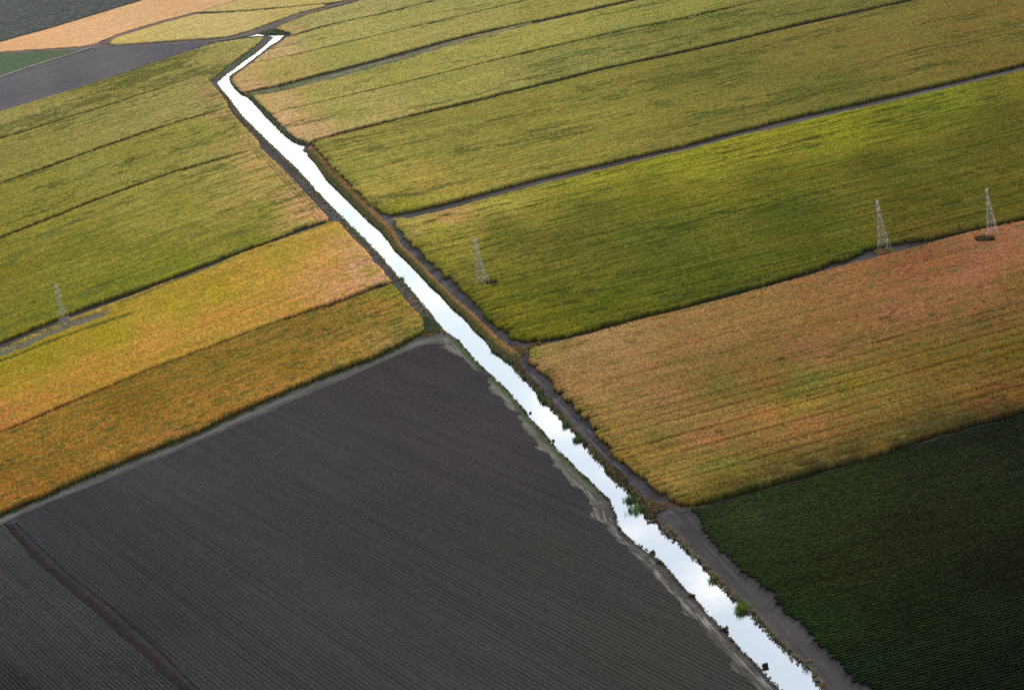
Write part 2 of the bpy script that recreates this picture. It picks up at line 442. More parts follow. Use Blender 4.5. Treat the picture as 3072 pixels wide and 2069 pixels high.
# right side, far to near
gcp = [(700,50,(160,152,88)),(1000,30,(156,150,84)),(800,30,(162,156,90)),(675,75,(176,150,92)),(1200,-30,(150,146,80))]
field('corn_field', W(up(a1)+[(1000,-44,HC),(830,-2,HC),(780,12,HC),(750,20,HC),(700,32,HC),(655,50,HC),(625,64,HC),(640,68,HC),(662,74,HC)]), AR, HC, 2.0, 3.4, gcp,
      'yellow-green corn field wedge between the brown levee and the first dark ditch line', seed=101, holes=.3, hsc=(30, 9))
field('corn_field', W(lo(a1)+up(a2)[::-1]+[(579,137,HC),(600,120,HC),(619,106,HC),(637,96,HC),(652,84,HC)]), AR, HC, 1.9, 3.2,
      [(600,125,(186,158,104)),(655,100,(186,160,104)),(720,90,(160,154,82)),(900,50,(158,153,82)),(1100,10,(152,148,78)),(1300,-30,(148,142,74))],
      'second corn strip from the levee, yellow-green with a tan corner at the canal', seed=102, holes=.3, hsc=(30, 8))
field('corn_field', W(lo(a2)+up(a3)[::-1]+[(550,207,HC),(536,194,HC),(528,182,HC),(532,172,HC),(558,153,HC),(572,143,HC)]), AR, HC, 1.7, 2.8,
      [(540,185,(186,156,98)),(570,200,(196,158,108)),(560,165,(184,156,96)),(620,165,(164,152,78)),(776,125,(156,150,76)),(1000,70,(160,150,80)),(1300,10,(148,142,70)),(1600,-40,(140,134,64))],
      'corn strip above the weedy double ditch, tan where it meets the canal elbow', seed=103, holes=.35, hsc=(28, 7))
a3lo = [(575,216,HC),(600,214,HC),(640,207,HC),(700,192,HC),(776,174,HC),(850,154,HC),(923,135,HC),(1020,104,HC),(1099,84,HC),(1150,71,HC),(1215,54,HC)]+lo(a3)[10:]
field('corn_field', W(a3lo+up(a4)[::-1]+[(622,260,HC),(604,246,HC),(586,230,HC)]), AR, HC, 1.6, 2.5,
      [(620,225,(196,160,106)),(600,225,(176,160,88)),(660,235,(184,156,98)),(720,215,(160,152,76)),(900,165,(156,150,74)),(1200,95,(156,150,74)),(1500,30,(140,138,66)),(1800,-30,(126,124,56))],
      'corn strip just below the grey-green weedy ditch, pinkish tan near the canal', seed=104, holes=.4, hsc=(24, 6), zones=[(1480,10,60,6)])
field('corn_field', W(lo(a4)+up(a5)[::-1]+[(676,313,HC),(655,298,HC),(634,276,HC),(620,262,HC)]), AR, HC, 1.5, 2.2,
      [(650,265,(196,160,108)),(680,290,(200,162,112)),(720,300,(186,154,100)),(690,255,(170,152,84)),(776,260,(154,150,72)),(1000,200,(152,146,72)),(1300,140,(138,136,66)),(1600,60,(124,122,56)),(1850,10,(114,112,52)),(2100,-40,(106,104,48))],
      'corn strip with a big pinkish tan patch at its canal end', seed=105, holes=.55, hsc=(20, 5), zones=[(1300,140,130,12),(1640,60,120,10),(1720,30,80,8),(1650,40,60,6)])
L1up = [(711,324,0),(743,367,0),(776,399,0),(809,432,0),(849,472,0),(886,492,0),(936,483,0),(1009,467,0),(1109,440,0),(1209,413,0),(1309,390,0),(1443,359,0),(1552,335,0),(1685,300,0),(1819,267,0),(1952,238,0),(2085,208,0),(2219,177,0),(2328,150,0),(2700,56,0)]
bigr = field('corn_field', W(L1up+[(2700,-66*1.0,HC)]+lo(a5)[::-1]), AR, HC, 1.25, 1.7,
      [(760,345,(160,150,72)),(860,440,(172,156,72)),(800,380,(146,144,66)),(950,420,(172,152,70)),(900,470,(140,138,44)),(1100,350,(142,136,62)),(1000,300,(144,140,66)),(1350,300,(142,134,60)),(1300,220,(140,136,62)),(1600,250,(130,126,54)),(1700,150,(118,116,50)),(1900,190,(104,104,44)),(1650,300,(122,118,50)),(2000,120,(126,110,52)),(2200,60,(122,104,50)),(2250,140,(118,104,46)),(2000,30,(124,114,54)),(1800,90,(130,118,56))],
      'largest yellow-green corn field, above the grey dirt road, with dark lodged streaks', seed=106, mott=((112,116,50), .40, 22, 3.5), tint=(1.0,.96,.93), teeth=(10, 3.0), holes=.5, hsc=(17, 4.5),
      zones=[(1620,150,130,16),(1730,165,90,10),(1900,190,110,9),(1620,255,70,8),(1560,180,70,8),(2110,150,60,6),(1850,120,130,8),(2050,95,120,6),(2150,40,120,5),(1660,185,90,9)])
# between road and orange field
cutC = [(2010,575,42,16),(1965,590,34,9),(1115,640,17,7),(2078,560,44,7)]
L1lo = [(903,503,0),(930,496,HC),(960,489,HC),(1009,478,HC),(1109,450,HC),(1209,423,HC),(1343,391,HC),(1552,342,HC),(1685,308,HC),(1819,277,HC),(1952,247,HC),(2085,217,HC),(2328,158,HC),(2700,64,HC)]
L2lo = [(p[0], p[1]-p[2], HC) for p in [(2700,402,8),(2328,496,7),(2202,522,6)]]+[(2135,543,0),(2125,546,0),(2080,552,0),(2020,560,0),(1972,572,0),(1932,595,0),(1900,598,0)]+[(p[0], p[1]-8, HC) for p in [(1885,602),(1819,625),(1685,661),(1552,696),(1443,723),(1343,750),(1290,764)]]+[(1260,773,0),(1229,778,0)]
L0left = [(1209,780,0),(1169,772,0),(1143,755,0),(1119,733,0),(1096,710,0),(1073,686,0),(1058,670,0),(1029,640,0),(1009,623,0),(976,596,0),(946,562,0),(919,536,0),(905,520,0)]
field('corn_field', W(L1lo+L2lo+L0left), AR, HC, .95, 1.15,
      [(940,510,(172,154,74)),(1010,490,(184,148,84)),(1000,520,(150,142,50)),(1150,450,(160,150,60)),(1350,400,(150,146,46)),(1550,370,(146,146,42)),(1700,330,(146,142,42)),(1900,290,(140,140,36)),(2150,220,(118,124,36)),(2300,180,(116,112,38)),
       (1000,570,(134,126,46)),(1150,530,(102,104,36)),(1350,480,(98,102,34)),(1300,560,(98,98,32)),(1500,450,(104,106,32)),(1500,560,(84,90,28)),(1250,660,(96,98,26)),(1150,700,(112,108,30)),(1200,760,(106,106,26)),(1400,680,(92,98,24)),(1600,620,(86,92,26)),(1800,480,(76,84,26)),(1750,400,(106,104,32)),(2000,380,(88,88,28)),(2250,330,(92,88,30)),(2100,440,(88,86,28)),(2300,440,(96,92,30)),(1850,570,(84,88,26)),(2100,520,(98,88,32)),(2300,260,(96,92,30))],
      'deep green corn field between the grey dirt road and the orange field, brighter along the road', seed=107, mott=((66,78,24), .39, 26, 2.6), tint=(1.05,1.02,1.05), teeth=(10.5, 3.4), holes=.3, hsc=(13, 3.2), streak=.24,
      zones=[(1030,525,30,7),(1650,450,90,12),(1850,470,90,10),(1200,560,60,6),(1700,500,60,6),(2000,330,90,7)], cut=cutC, tram=9.5, band=(560, 640), contrast=.25)
# orange corn
L2hi = [(1203,792,HC),(1225,786,HC),(1259,777,HC),(1343,757,HC),(1443,729,HC),(1552,702,HC),(1685,667,HC),(1819,631,HC),(1935,599,HC),(2085,561,HC),(2202,527,HC),(2328,500,HC),(2700,408,HC)]
L3up = [(2700,835,0),(2328,940,0),(2219,970,0),(2119,996,0),(1985,1043,0),(1885,1069,0),(1785,1099,0),(1685,1126,0),(1577,1153,0)]
Lor = [(1560,1151,0),(1536,1141,0),(1493,1116,0),(1456,1086,0),(1423,1056,0),(1399,1033,0),(1369,996,0),(1343,960,0),(1299,916,0),(1269,890,0),(1243,856,0),(1206,823,0),(1203,806,0)]
field('corn_field', W(L2hi+L3up+Lor), AR+1.2, HC, .62, .8,
      [(1215,800,(150,128,56)),(1240,830,(176,124,76)),(1300,880,(184,126,74)),(1270,895,(150,120,52)),(1400,800,(178,126,74)),(1350,760,(180,134,80)),(1350,950,(164,116,62)),(1340,965,(158,124,50)),(1500,900,(166,112,66)),(1600,760,(164,116,62)),(1700,700,(164,116,60)),(1850,800,(160,104,62)),(1900,650,(164,110,62)),(2050,700,(162,104,62)),(2200,620,(166,104,66)),(2250,560,(170,106,68)),(2300,520,(174,110,70)),(2100,600,(160,98,58)),
       (1650,880,(134,106,48)),(1850,860,(122,110,44)),(1800,890,(104,102,32)),(1750,870,(146,98,46)),(1500,1000,(140,110,48)),(1420,1020,(160,118,52)),(1600,990,(168,112,62)),(1550,1080,(158,124,54)),(1650,1060,(136,114,44)),(1750,950,(180,120,58)),(1850,960,(168,108,56)),(1830,920,(172,128,50)),(1950,860,(140,112,38)),(2000,900,(146,112,46)),(2150,820,(128,96,36)),(2200,880,(148,104,44)),(2320,800,(120,92,30)),(2320,900,(132,86,38)),(2330,640,(140,98,48)),(2000,1010,(118,88,36)),(1800,1080,(92,76,34)),(2300,930,(84,66,32)),(2150,965,(92,74,34)),(1950,1030,(84,68,30)),(1650,1125,(92,82,30)),(1700,1113,(72,66,28)),(1850,1068,(70,64,28)),(2050,1010,(66,60,28)),(2200,968,(60,54,26)),(2300,938,(54,46,24)),(2250,900,(120,76,36))],
      'orange-brown ripe corn field right of the canal, with faint parallel spray lines', seed=108, mott=((128,108,48), .36, 7, 3.0), tint=(.84,.98,1.06), teeth=(6.5, 3.0), holes=.18, hsc=(9, 3), streak=.16, wall=(48, 40, 24),
      contrast=.26, tram=11.6, band=(865, 905), rough=.5, cut=[(2239,541,26,7)])
# dark green low crop, rows really modelled
def prof_rows(sp, amp, clump):
    def f(U, V, r):
        w = (V/sp) % 1.0
        return -amp*(1-ss(.0, .6, 1-np.abs(2*w-1)))+clump*(r-.5)+clump*.8*(vn(U/1.2, np.floor(V/sp), 5)-.5)
    f.leafrow = sp
    return f
g_poly = W([(1572,1160,0),(1590,1154,.8),(1685,1127,.8),(1819,1090,.8),(1965,1046,.8),(2119,1000,.8),(2328,940,.8),(2700,836,.8),(2700,1720,.8),(2120,1720,0),(1992,1567,0),(1945,1546,0),(1919,1512,0),(1885,1482,0),(1859,1459,0),(1829,1422,0),(1802,1402,0),(1772,1376,0),(1765,1346,0),(1739,1339,0),(1732,1322,0),(1692,1299,0),(1665,1272,0),(1629,1239,0),(1602,1202,0),(1595,1176,0)])
field('vegetable_field', g_poly, 9.6, .9, .75, 2.15/5, [(1600,1170,(44,54,30)),(1700,1250,(40,52,26)),(1700,1180,(50,60,30)),(1900,1120,(44,52,26)),(1900,1300,(38,44,20)),(2100,1200,(36,40,20)),(2200,1050,(36,42,24)),(1850,1400,(34,48,22)),(2100,1400,(26,34,16)),(2000,1500,(24,36,18)),(2300,1300,(24,29,15)),(2300,1500,(20,27,14)),(2300,1000,(28,34,20)),(2200,1550,(20,28,15))],  # dimmer towards the lower right: lens darkening painted into the crop colour
      'dark green vegetable field in fine straight rows at the lower right of the canal track', profile=prof_rows(2.15, .62, .30), teeth=(2.15, 1.6), seed=109, contrast=.22, streak=.10, edge=.2,
      wall=(22, 30, 16))

# left side
AL = 45.5
Ltop = [(-140,292,HC),(0,251,HC),(70,232,HC),(133,213,HC),(200,191,HC),(267,170,HC),(335,147,HC),(400,125,HC),(450,109,HC),(490,97.5,HC),(540,90,HC),(590,84,HC)]
field('corn_field', W(Ltop+[(597,86,HC),(586,96,HC),(570,108,HC),(545,126,HC),(520,144,HC),(500,160,HC),(480,178,HC),(470,180,HC)]+up(l1)[::-1]), AL+1, HC, 2.4, 2.8,
      [(580,90,(160,150,84)),(500,120,(154,142,78)),(400,150,(142,134,66)),(250,200,(138,130,62)),(100,250,(146,136,70)),(0,280,(150,140,74)),(470,170,(150,140,76)),(-100,310,(140,132,66))],
      'uppermost left corn field with many dark green lodged streaks below the grey fallow field', seed=120, holes=.75, hsc=(15, 5), zones=[(400,150,120,16),(330,180,90,12),(200,230,120,14),(60,270,100,14),(560,110,60,10)])
field('corn_field', W([(471,176,HC),(479,190,HC),(495,207,HC),(510,225,HC),(516,240,HC)]+up(l2)[::-1]+lo(l1)), AL+1, HC, 2.0, 2.4,
      [(480,190,(150,138,74)),(490,220,(170,142,88)),(500,240,(150,142,74)),(400,220,(150,142,74)),(250,270,(142,136,68)),(100,330,(140,132,64)),(0,370,(134,128,60)),(-100,400,(128,122,56))],
      'second left corn field from the top, even olive yellow', seed=121, holes=.4, hsc=(22, 6))
field('corn_field', W([(517,243,HC),(527,257,HC),(548,282,HC),(567,300,HC),(585,319,HC),(592,334,HC)]+up(l3)[::-1]+lo(l2)), AL+.6, HC, 1.7, 2.0,
      [(520,255,(168,144,82)),(540,290,(150,138,66)),(580,325,(160,138,78)),(450,300,(140,136,60)),(300,350,(136,130,56)),(100,430,(134,128,52)),(0,480,(128,124,48)),(200,370,(140,134,62))],
      'third left corn field from the top, between two thin dark ditches', seed=122, holes=.5, hsc=(18, 5), zones=[(450,310,100,12)])
l4up = [(748,503,HC),(740,506,0),(693,520,0),(640,541,0),(600,556,0),(500,592,0),(400,631,0),(300,668,0),(200,702,0),(133,728,0),(60,758,0),(0,783,0),(-140,838,0)]
field('corn_field', W([(594,337,HC),(610,352,HC),(640,380,HC),(665,407,HC),(690,434,HC),(723,470,HC),(742,490,HC)]+l4up+lo(l3)), AL-1, HC, 1.35, 1.5,
      [(610,360,(164,144,78)),(640,390,(180,148,92)),(680,440,(186,150,98)),(720,485,(190,148,96)),(700,500,(160,136,66)),(640,430,(150,134,62)),(600,480,(124,122,42)),(620,400,(146,132,62)),(500,400,(140,134,60)),(400,470,(126,124,44)),(300,450,(136,130,54)),(200,560,(116,116,36)),(100,520,(126,122,44)),(0,620,(116,112,32)),(0,740,(110,108,28)),(150,690,(112,114,28)),(400,590,(112,116,30)),(560,540,(112,114,32)),(300,640,(106,110,28)),(-100,750,(106,104,26))],
      'broad green left corn field above the dark standing corn wall, with a tan edge on the canal', seed=123, mott=((92,102,40), .42, 22, 3.0), tint=(1.26,1.18,1.3), teeth=(8, 1.2), holes=.35, hsc=(15, 4), zones=[(590,440,22,5),(280,555,60,6),(260,570,30,5),(160,590,40,5)], contrast=.22, head=([(594,337),(610,352),(640,380),(665,407),(690,434),(723,470),(742,490)], 34, 3.2))
# headland rows parallel to canal (slightly higher, in front of the field ends)
l5up = [(888,636,HC),(874,640,HC),(860,641,HC),(843,649,HC),(776,676,HC),(667,712,HC),(500,774,HC),(333,837,HC),(167,906,HC),(0,977,HC),(-140,1037,HC)]
l4lo = [(-140,842,HC),(0,789,HC),(60,764,HC),(133,734,HC),(200,708,HC),(262,684,HC),(300,670,HC),(400,633,HC),(500,594,HC),(560,571,HC),(640,543,HC),(700,522,HC),(745,505,HC)]
field('corn_field', W(l4lo[::-1]+[(-140,1037,HC)]+l5up[::-1][1:]+[(877,632,0),(873,622,0),(853,606,0),(829,573,0),(796,543,0),(770,510,0)]), AL-2.5, HC, .95, 1.2,
      [(760,520,(176,148,62)),(790,560,(186,148,86)),(830,610,(188,150,100)),(860,630,(186,148,94)),(740,600,(190,142,70)),(700,560,(174,146,56)),(650,580,(160,142,44)),(600,620,(174,142,50)),(770,650,(192,144,84)),(650,690,(182,138,60)),(500,660,(164,142,40)),(500,720,(180,140,54)),(400,700,(162,142,40)),(350,780,(182,138,56)),(250,760,(152,140,32)),(200,840,(176,134,50)),(100,810,(140,132,28)),(100,900,(176,128,54)),(0,840,(134,128,26)),(0,940,(172,120,54)),(40,870,(160,134,40)),(-100,920,(160,120,46))],
      'yellow-orange corn field left of the canal, greener along its upper side', seed=124, paint=[([(-140,850),(0,799),(51,780),(103,758),(154,737),(206,720),(252,703)], 9, (104,108,84), 1.9), ([(-140,872),(0,819),(51,800),(103,778),(171,754),(240,730),(308,706)], 3.2, (84,90,34), .9), ([(262,691),(343,660),(411,631),(520,588)], 3, (112,108,48), .8)], mott=((150,136,40), .40, 10, 4), tint=(1.1,1.03,1.18), teeth=(7, 1.5), holes=.12, hsc=(10, 3), wall=(60, 44, 30), contrast=.2)
l5lo = [(888,645,HC),(862,653,HC),(843,659,HC),(776,684,HC),(667,719,HC),(500,780,HC),(333,844,HC),(167,914,HC),(0,984,HC),(-140,1044,HC)]
l6 = [(963,757,0),(940,771,0),(876,803,0),(838,821,0),(776,843,0),(700,872,0),(600,914,0),(520,951,0),(450,985,0),(370,1017,0),(293,1048,0),(200,1086,0),(100,1131,0),(0,1173,0),(-140,1232,0)]
field('corn_field', W(l5lo+l6[::-1]+[(965,740,0),(960,728,0),(936,706,0),(918,682,0),(905,668,0),(888,650,0)]), AL-3, HC, .68, .9,
      [(900,660,(140,126,40)),(930,700,(164,124,52)),(950,740,(158,128,54)),(850,700,(166,120,50)),(880,780,(176,128,66)),(800,730,(146,112,42)),(700,740,(150,108,40)),(800,800,(172,124,52)),(650,820,(150,108,38)),(600,880,(176,120,50)),(500,830,(138,104,36)),(450,930,(166,114,42)),(400,1000,(172,112,50)),(300,920,(138,98,32)),(250,1020,(164,112,42)),(150,960,(156,110,40)),(100,1080,(154,104,38)),(0,1020,(158,108,38)),(0,1130,(164,106,42)),(-100,1100,(140,84,30)),(950,755,(110,100,34))],
      'orange and green mottled corn field above the ploughed field left of the canal', seed=125, mott=((104,98,38), .43, 5, 2.4), tint=(.90,1.02,1.12), teeth=(6, 1.6), holes=.30, hsc=(7, 2.6), wall=(40, 44, 22), contrast=.30, rough=.5)

# top-left patchwork
field('orchard_field', W([(-140,133,3),(0,94,3),(133,57,3),(320,0,3),(520,-62,3),(-140,-62,3)]), 30, 3.6, 5.0, 5.0,
      [(0,50,(86,90,82)),(150,20,(84,88,80)),(300,-20,(80,84,76))], 'dark grey-green field in the far top left corner', seed=130, contrast=.25, rough=.9, hsc=(20, 20), wall=(40, 44, 34))
field('corn_field', W([(-140,140,0),(-140,134,1.5),(0,96,1.5),(133,59,1.5),(320,2,1.5),(540,-60,1.5),(720,-60,1.5),(640,-28,1.5),(536,1,1.5),(443,28,1.5),(367,47,1.5),(300,67,1.5),(262,79,1.5),(222,96,1.5),(205,102,1.5),(180,106,1.5),(100,111,1.5),(0,118,1.5)]), 36, 1.6, 3.6, 5.0,
      [(0,106,(222,172,118)),(100,88,(224,174,122)),(200,70,(222,176,124)),(300,40,(216,174,122)),(420,10,(214,170,116)),(500,-10,(210,168,116))], 'pale peach coloured ripe grain field below the dark corner field', seed=131, contrast=.08, streak=.10, rough=.2, wall=(120, 92, 66))
field('corn_field', W([(250,97,2),(262,86,2),(310,72,2),(367,54,2),(445,33,2),(560,27,2),(735,10,2),(740,14,2),(683,27,2),(650,39,2),(612,52,2),(567,68,2),(517,83,2),(470,87,2),(417,90,2),(350,95,2),(300,99,2),(260,101,2)]), 33, 2.4, 3.2, 4.2,
      [(280,92,(200,176,100)),(400,70,(192,172,104)),(520,60,(196,174,108)),(650,30,(184,164,96))], 'long pale yellow grain field above the brown levee', seed=132, contrast=.10, streak=.16, rough=.3, wall=(120, 100, 60))
field('corn_field', W([(446,28,2),(538,2,2),(640,-26,2),(860,-60,2),(990,-56,2),(790,0,2),(745,7,2),(560,23,2)]), 33, 2.4, 3.2, 4.2,
      [(500,20,(192,172,106)),(600,5,(190,170,102)),(700,0,(184,164,96)),(650,12,(186,168,98))], 'pale yellow grain strip at the top edge above a thin dark line', seed=133, contrast=.12, streak=.18, rough=.3, wall=(110, 96, 60))
field('clover_field', W([(-140,230,.3),(-140,134,.3),(0,123,.3),(100,117,.3),(180,112,.3),(207,110,.3),(150,126,.3),(70,151,.3),(0,173,.3)]), 38, .35, 5, 4.0,
      [(0,150,(98,118,86)),(100,130,(98,116,86)),(180,115,(102,112,84))], 'small bright green triangular field at the far left', seed=134, contrast=.08, streak=.12, rough=.1, wall=(40, 60, 34))

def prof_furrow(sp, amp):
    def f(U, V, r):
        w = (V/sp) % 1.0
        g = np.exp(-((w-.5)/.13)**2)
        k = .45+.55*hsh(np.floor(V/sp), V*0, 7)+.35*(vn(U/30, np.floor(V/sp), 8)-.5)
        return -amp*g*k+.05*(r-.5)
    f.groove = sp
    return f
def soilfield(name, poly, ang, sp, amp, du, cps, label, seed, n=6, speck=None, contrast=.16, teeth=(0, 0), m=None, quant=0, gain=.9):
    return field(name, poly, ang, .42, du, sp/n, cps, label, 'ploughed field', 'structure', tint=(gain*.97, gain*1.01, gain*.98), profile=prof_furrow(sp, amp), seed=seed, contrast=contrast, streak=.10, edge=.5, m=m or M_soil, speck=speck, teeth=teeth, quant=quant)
field('plowed_field', W([(-140,305,0),(-140,215,0),(0,178,0),(70,155,0),(150,130,0),(225,108,0),(300,103,0),(400,99,0),(470,96,0),(500,95,0),(490,97,0),(400,124,0),(267,171,0),(133,214,0),(0,252,0)]), 42, .22, 4, 2.6,
      [(0,220,(102,99,104)),(100,180,(110,106,108)),(250,140,(108,105,107)),(400,110,(98,95,102)),(150,190,(98,94,99))], 'mauve-grey fallow field between the green triangle and the left corn', 'ploughed field', 'structure', seed=140, contrast=.14, streak=.20, rough=.08, edge=.3, m=M_soil)

pm = W([(983,783),(1005,791),(1030,803),(1052,812),(1060,824),(1093,846),(1108,870),(1129,896),(1157,928),(1190,966),(1219,1003),(1250,1042),(1290,1085),(1340,1140),(1350,1180),(1393,1217),(1426,1257),(1476,1300),(1509,1338),(1549,1388),(1605,1444),(1652,1494),(1695,1544),(1760,1610),(1830,1690),(1850,1720),(560,1720),(452,1568),(352,1468),(247,1375),(150,1300),(80,1232),(36,1188),(60,1165),(117,1136),(200,1108),(267,1079),(347,1048),(450,1004),(600,941),(776,864),(900,812)])
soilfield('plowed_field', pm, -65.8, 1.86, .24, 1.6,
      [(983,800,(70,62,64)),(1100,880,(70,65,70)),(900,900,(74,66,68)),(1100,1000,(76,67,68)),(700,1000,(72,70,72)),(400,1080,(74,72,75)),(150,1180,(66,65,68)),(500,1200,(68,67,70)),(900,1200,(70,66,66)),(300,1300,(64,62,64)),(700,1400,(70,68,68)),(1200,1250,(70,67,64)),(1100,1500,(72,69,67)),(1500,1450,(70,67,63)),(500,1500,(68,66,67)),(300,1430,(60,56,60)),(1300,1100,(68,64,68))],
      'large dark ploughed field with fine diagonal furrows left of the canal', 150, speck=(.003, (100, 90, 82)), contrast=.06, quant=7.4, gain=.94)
pl = W([(7,1192),(83,1279),(200,1379),(300,1469),(407,1568),(540,1720),(-140,1720),(-140,1200)])
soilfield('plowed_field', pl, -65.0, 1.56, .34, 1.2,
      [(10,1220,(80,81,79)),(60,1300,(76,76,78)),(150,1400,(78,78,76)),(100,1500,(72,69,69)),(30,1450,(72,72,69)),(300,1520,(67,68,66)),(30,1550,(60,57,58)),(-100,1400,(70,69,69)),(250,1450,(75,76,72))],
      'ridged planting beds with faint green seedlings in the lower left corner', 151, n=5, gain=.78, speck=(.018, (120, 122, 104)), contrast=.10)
strip('ditch_strip', W([(7,1192),(83,1279),(200,1379),(300,1469),(407,1568),(540,1720)]), W([(36,1188),(80,1232),(150,1300),(247,1375),(352,1468),(452,1568),(560,1720)]),
      lambda s, t, x, y: mixc(mixc(lin((50,43,46))*np.ones(s.shape+(3,)), lin((42,39,42)), ss(.2, .8, fb(x/5, y/5, 4))), lin((66,63,66)), ss(.35, 1.0, t+.5*(fb(s/4, t*8, 44)-.5))), z=.07, nx=16, m=M_soil,
      label='dark reddish unploughed strip between the two ploughed fields', cat='ditch strip')

# ------------------------------------------------------------------ bare ground strips
gry = lin((88,82,84)); pale = lin((150,146,136)); brn = lin((96,82,72)); grn = lin((70,84,50)); dgr = lin((78,74,72))
def c_track(s, t, x, y):
    b = mixc(lin((92,88,90))*np.ones(s.shape+(3,)), lin((76,73,74)), ss(.35, .65, fb(s/14, t*3, 5)))
    for c, w in ((.33, .03), (.62, .03)):
        k = np.exp(-((t+.05*(vn(s/30, s*0, 3)-.5)-c)/w)**2)*ss(.45, .7, fb(s/18, s*0+c, 9))
        b = mixc(b, lin((150,146,146)), .75*k)
    b = mixc(b, brn, .6*ss(.62, .8, fb(s/3, t*5, 15)))
    return b
trL = [(710,335),(742,372),(776,406),(809,440),(845,475),(872,500),(893,520),(909,560),(949,596),(983,633),(1023,673),(1059,703),(1096,736),(1129,768),(1165,786),(1190,792)]
trR = [(718,326),(748,365),(784,400),(817,432),(857,472),(893,492),(915,528),(950,560),(980,594),(1016,622),(1064,666),(1100,706),(1125,732),(1150,757),(1175,773),(1215,779)]
strip('dirt_track', W(trL), W(trR), c_track, z=.13, nx=12, label='grey dirt track between the canal weeds and the green corn rows', cat='dirt track')
tL2 = [(1166,822),(1180,840),(1199,860),(1229,889),(1259,922),(1286,957),(1309,984),(1343,1020),(1373,1049),(1409,1076),(1443,1113),(1463,1140),(1480,1152),(1510,1172)]
tR2 = [(1200,798),(1212,822),(1249,856),(1275,890),(1305,916),(1349,960),(1375,996),(1405,1033),(1429,1056),(1462,1086),(1499,1116),(1540,1143),(1560,1152),(1575,1158)]
strip('dirt_track', W(tL2), W(tR2), c_track, z=.10, nx=12, label='grey dirt track between the canal weeds and the orange corn', cat='dirt track')
tL3 = [(1500,1168),(1515,1195),(1552,1229),(1585,1264),(1635,1318),(1679,1358),(1719,1396),(1759,1442),(1799,1480),(1839,1516),(1885,1570),(2010,1700)]
tR3 = [(1578,1157),(1602,1176),(1620,1215),(1650,1248),(1700,1300),(1750,1345),(1790,1385),(1840,1430),(1870,1470),(1900,1505),(1985,1567),(2120,1700)]
def c_track3(s, t, x, y):
    b = mixc(lin((72,68,69))*np.ones(s.shape+(3,)), lin((60,57,60)), ss(.3, .7, fb(s/25, t*4, 6)))
    b = mixc(b, lin((92,88,86)), .6*ss(.55, .8, fb(s/60, t*22, 19)))
    return mixc(b, lin((100,92,76)), .7*ss(.25, 0, t)*ss(.3, .6, fb(s/4, t*6, 29)))
strip('dirt_track', W(tL3), W(tR3), c_track3, z=.06, nx=20, label='wide worn dirt track between the near canal bank and the dark green rows', cat='dirt track')
# left margin beside the ploughed field
mL = [(983,783),(1005,791),(1030,803),(1052,812),(1060,824),(1093,846),(1108,870),(1129,896),(1157,928),(1190,966),(1219,1003),(1250,1042),(1290,1085),(1340,1140),(1350,1180),(1393,1217),(1426,1257),(1476,1300),(1509,1338),(1549,1388),(1605,1444),(1652,1494),(1695,1544),(1760,1610),(1850,1700)]
mL = [(p[0]-95, p[1]-4) if p[1] > 830 else (p[0]-22, p[1]+8) for p in mL]
mR = [(1011,756),(1022,764),(1040,774),(1058,792),(1073,812),(1104,843),(1122,861),(1141,877),(1174,912),(1204,950),(1236,985),(1267,1024),(1300,1056),(1354,1108),(1386,1140),(1398,1172),(1404,1194),(1440,1233),(1480,1261),(1506,1284),(1548,1334),(1590,1376),(1645,1436),(1715,1511),(1850,1642)]
def c_margin(s, t, x, y):
    fx, fy = pj(x, y, 0*x)
    near = ss(1040, 1180, fy)
    rb = np.interp(fy, [p[1] for p in mR[:]], [p[0] for p in mR])
    d = rb-fx                                   # survey distance from the water's edge
    n1 = fb(s/9, t*22, 33, 3); n2 = fb(s/14, t*34, 35, 3); n3 = fb(s/10, t*70, 39, 3)
    base = mixc(lin((88,86,80))*np.ones(s.shape+(3,)), lin((76,72,68)), near)
    base = base*(.8+.4*n1)[..., None]
    base = mixc(base, lin((66,84,40)), .95*np.exp(-((d-9)/6)**2)*(1-near)*ss(.25, .5, n1+.15))
    for c in (17, 23, 29, 38):
        base = mixc(base, lin((138,136,124)), .55*np.exp(-((d-c-5*(vn(s/40, s*0, 8)-.5))/1.8)**2)*ss(.35, .55, fb(s/22, s*0+c, 36))*(1-near))
    base = mixc(base, lin((150,148,140)), .6*ss(.55, .72, n2)*ss(14, 22, d))
    base = mixc(base, lin((128,120,84)), .7*np.exp(-((d-5)/1.6)**2)*ss(.4, .6, n1)*(1-near))
    base = mixc(base, lin((170,168,164)), .8*near*ss(.56, .74, n3)*ss(.42, .62, fb(s/30, t*9, 41, 2))*ss(8, 16, d)*ss(80, 50, d))
    base = mixc(base, lin((60,56,50)), .8*ss(5, 1, d))
    return base
strip('field_margin', W(mL), W(mR), c_margin, z=.06, nx=56, step=1.5, label='scuffed pale and grassy margin between the ploughed furrows and the left canal bank', cat='field margin', jit=.5)
# track between orange mottled corn and ploughed field
kU = [(1008,757),(985,762),(963,768),(940,775),(876,806),(838,824),(776,846),(700,875),(600,917),(520,954),(450,988),(370,1020),(293,1051),(200,1089),(100,1134),(0,1176),(-140,1234)]
kD = [(1012,786),(995,784),(975,783),(950,790),(885,818),(845,836),(776,866),(700,898),(600,942),(520,976),(450,1006),(370,1040),(300,1068),(210,1105),(115,1142),(20,1186),(-120,1252)]
def c_tr6(s, t, x, y):
    n1 = fb(s/8, t*8, 43, 3)
    b = mixc(lin((92,90,86))*np.ones(s.shape+(3,)), lin((76,73,72)), ss(.3, .7, n1))
    k = np.exp(-((t-.55+.08*(vn(s/60, s*0, 4)-.5))/.10)**2)
    b = mixc(b, lin((122,120,110)), .75*k*ss(.3, .55, fb(s/20, t*9, 45)))
    return mixc(b, lin((58,62,40)), ss(.16, .02, t)*ss(.35, .5, n1))
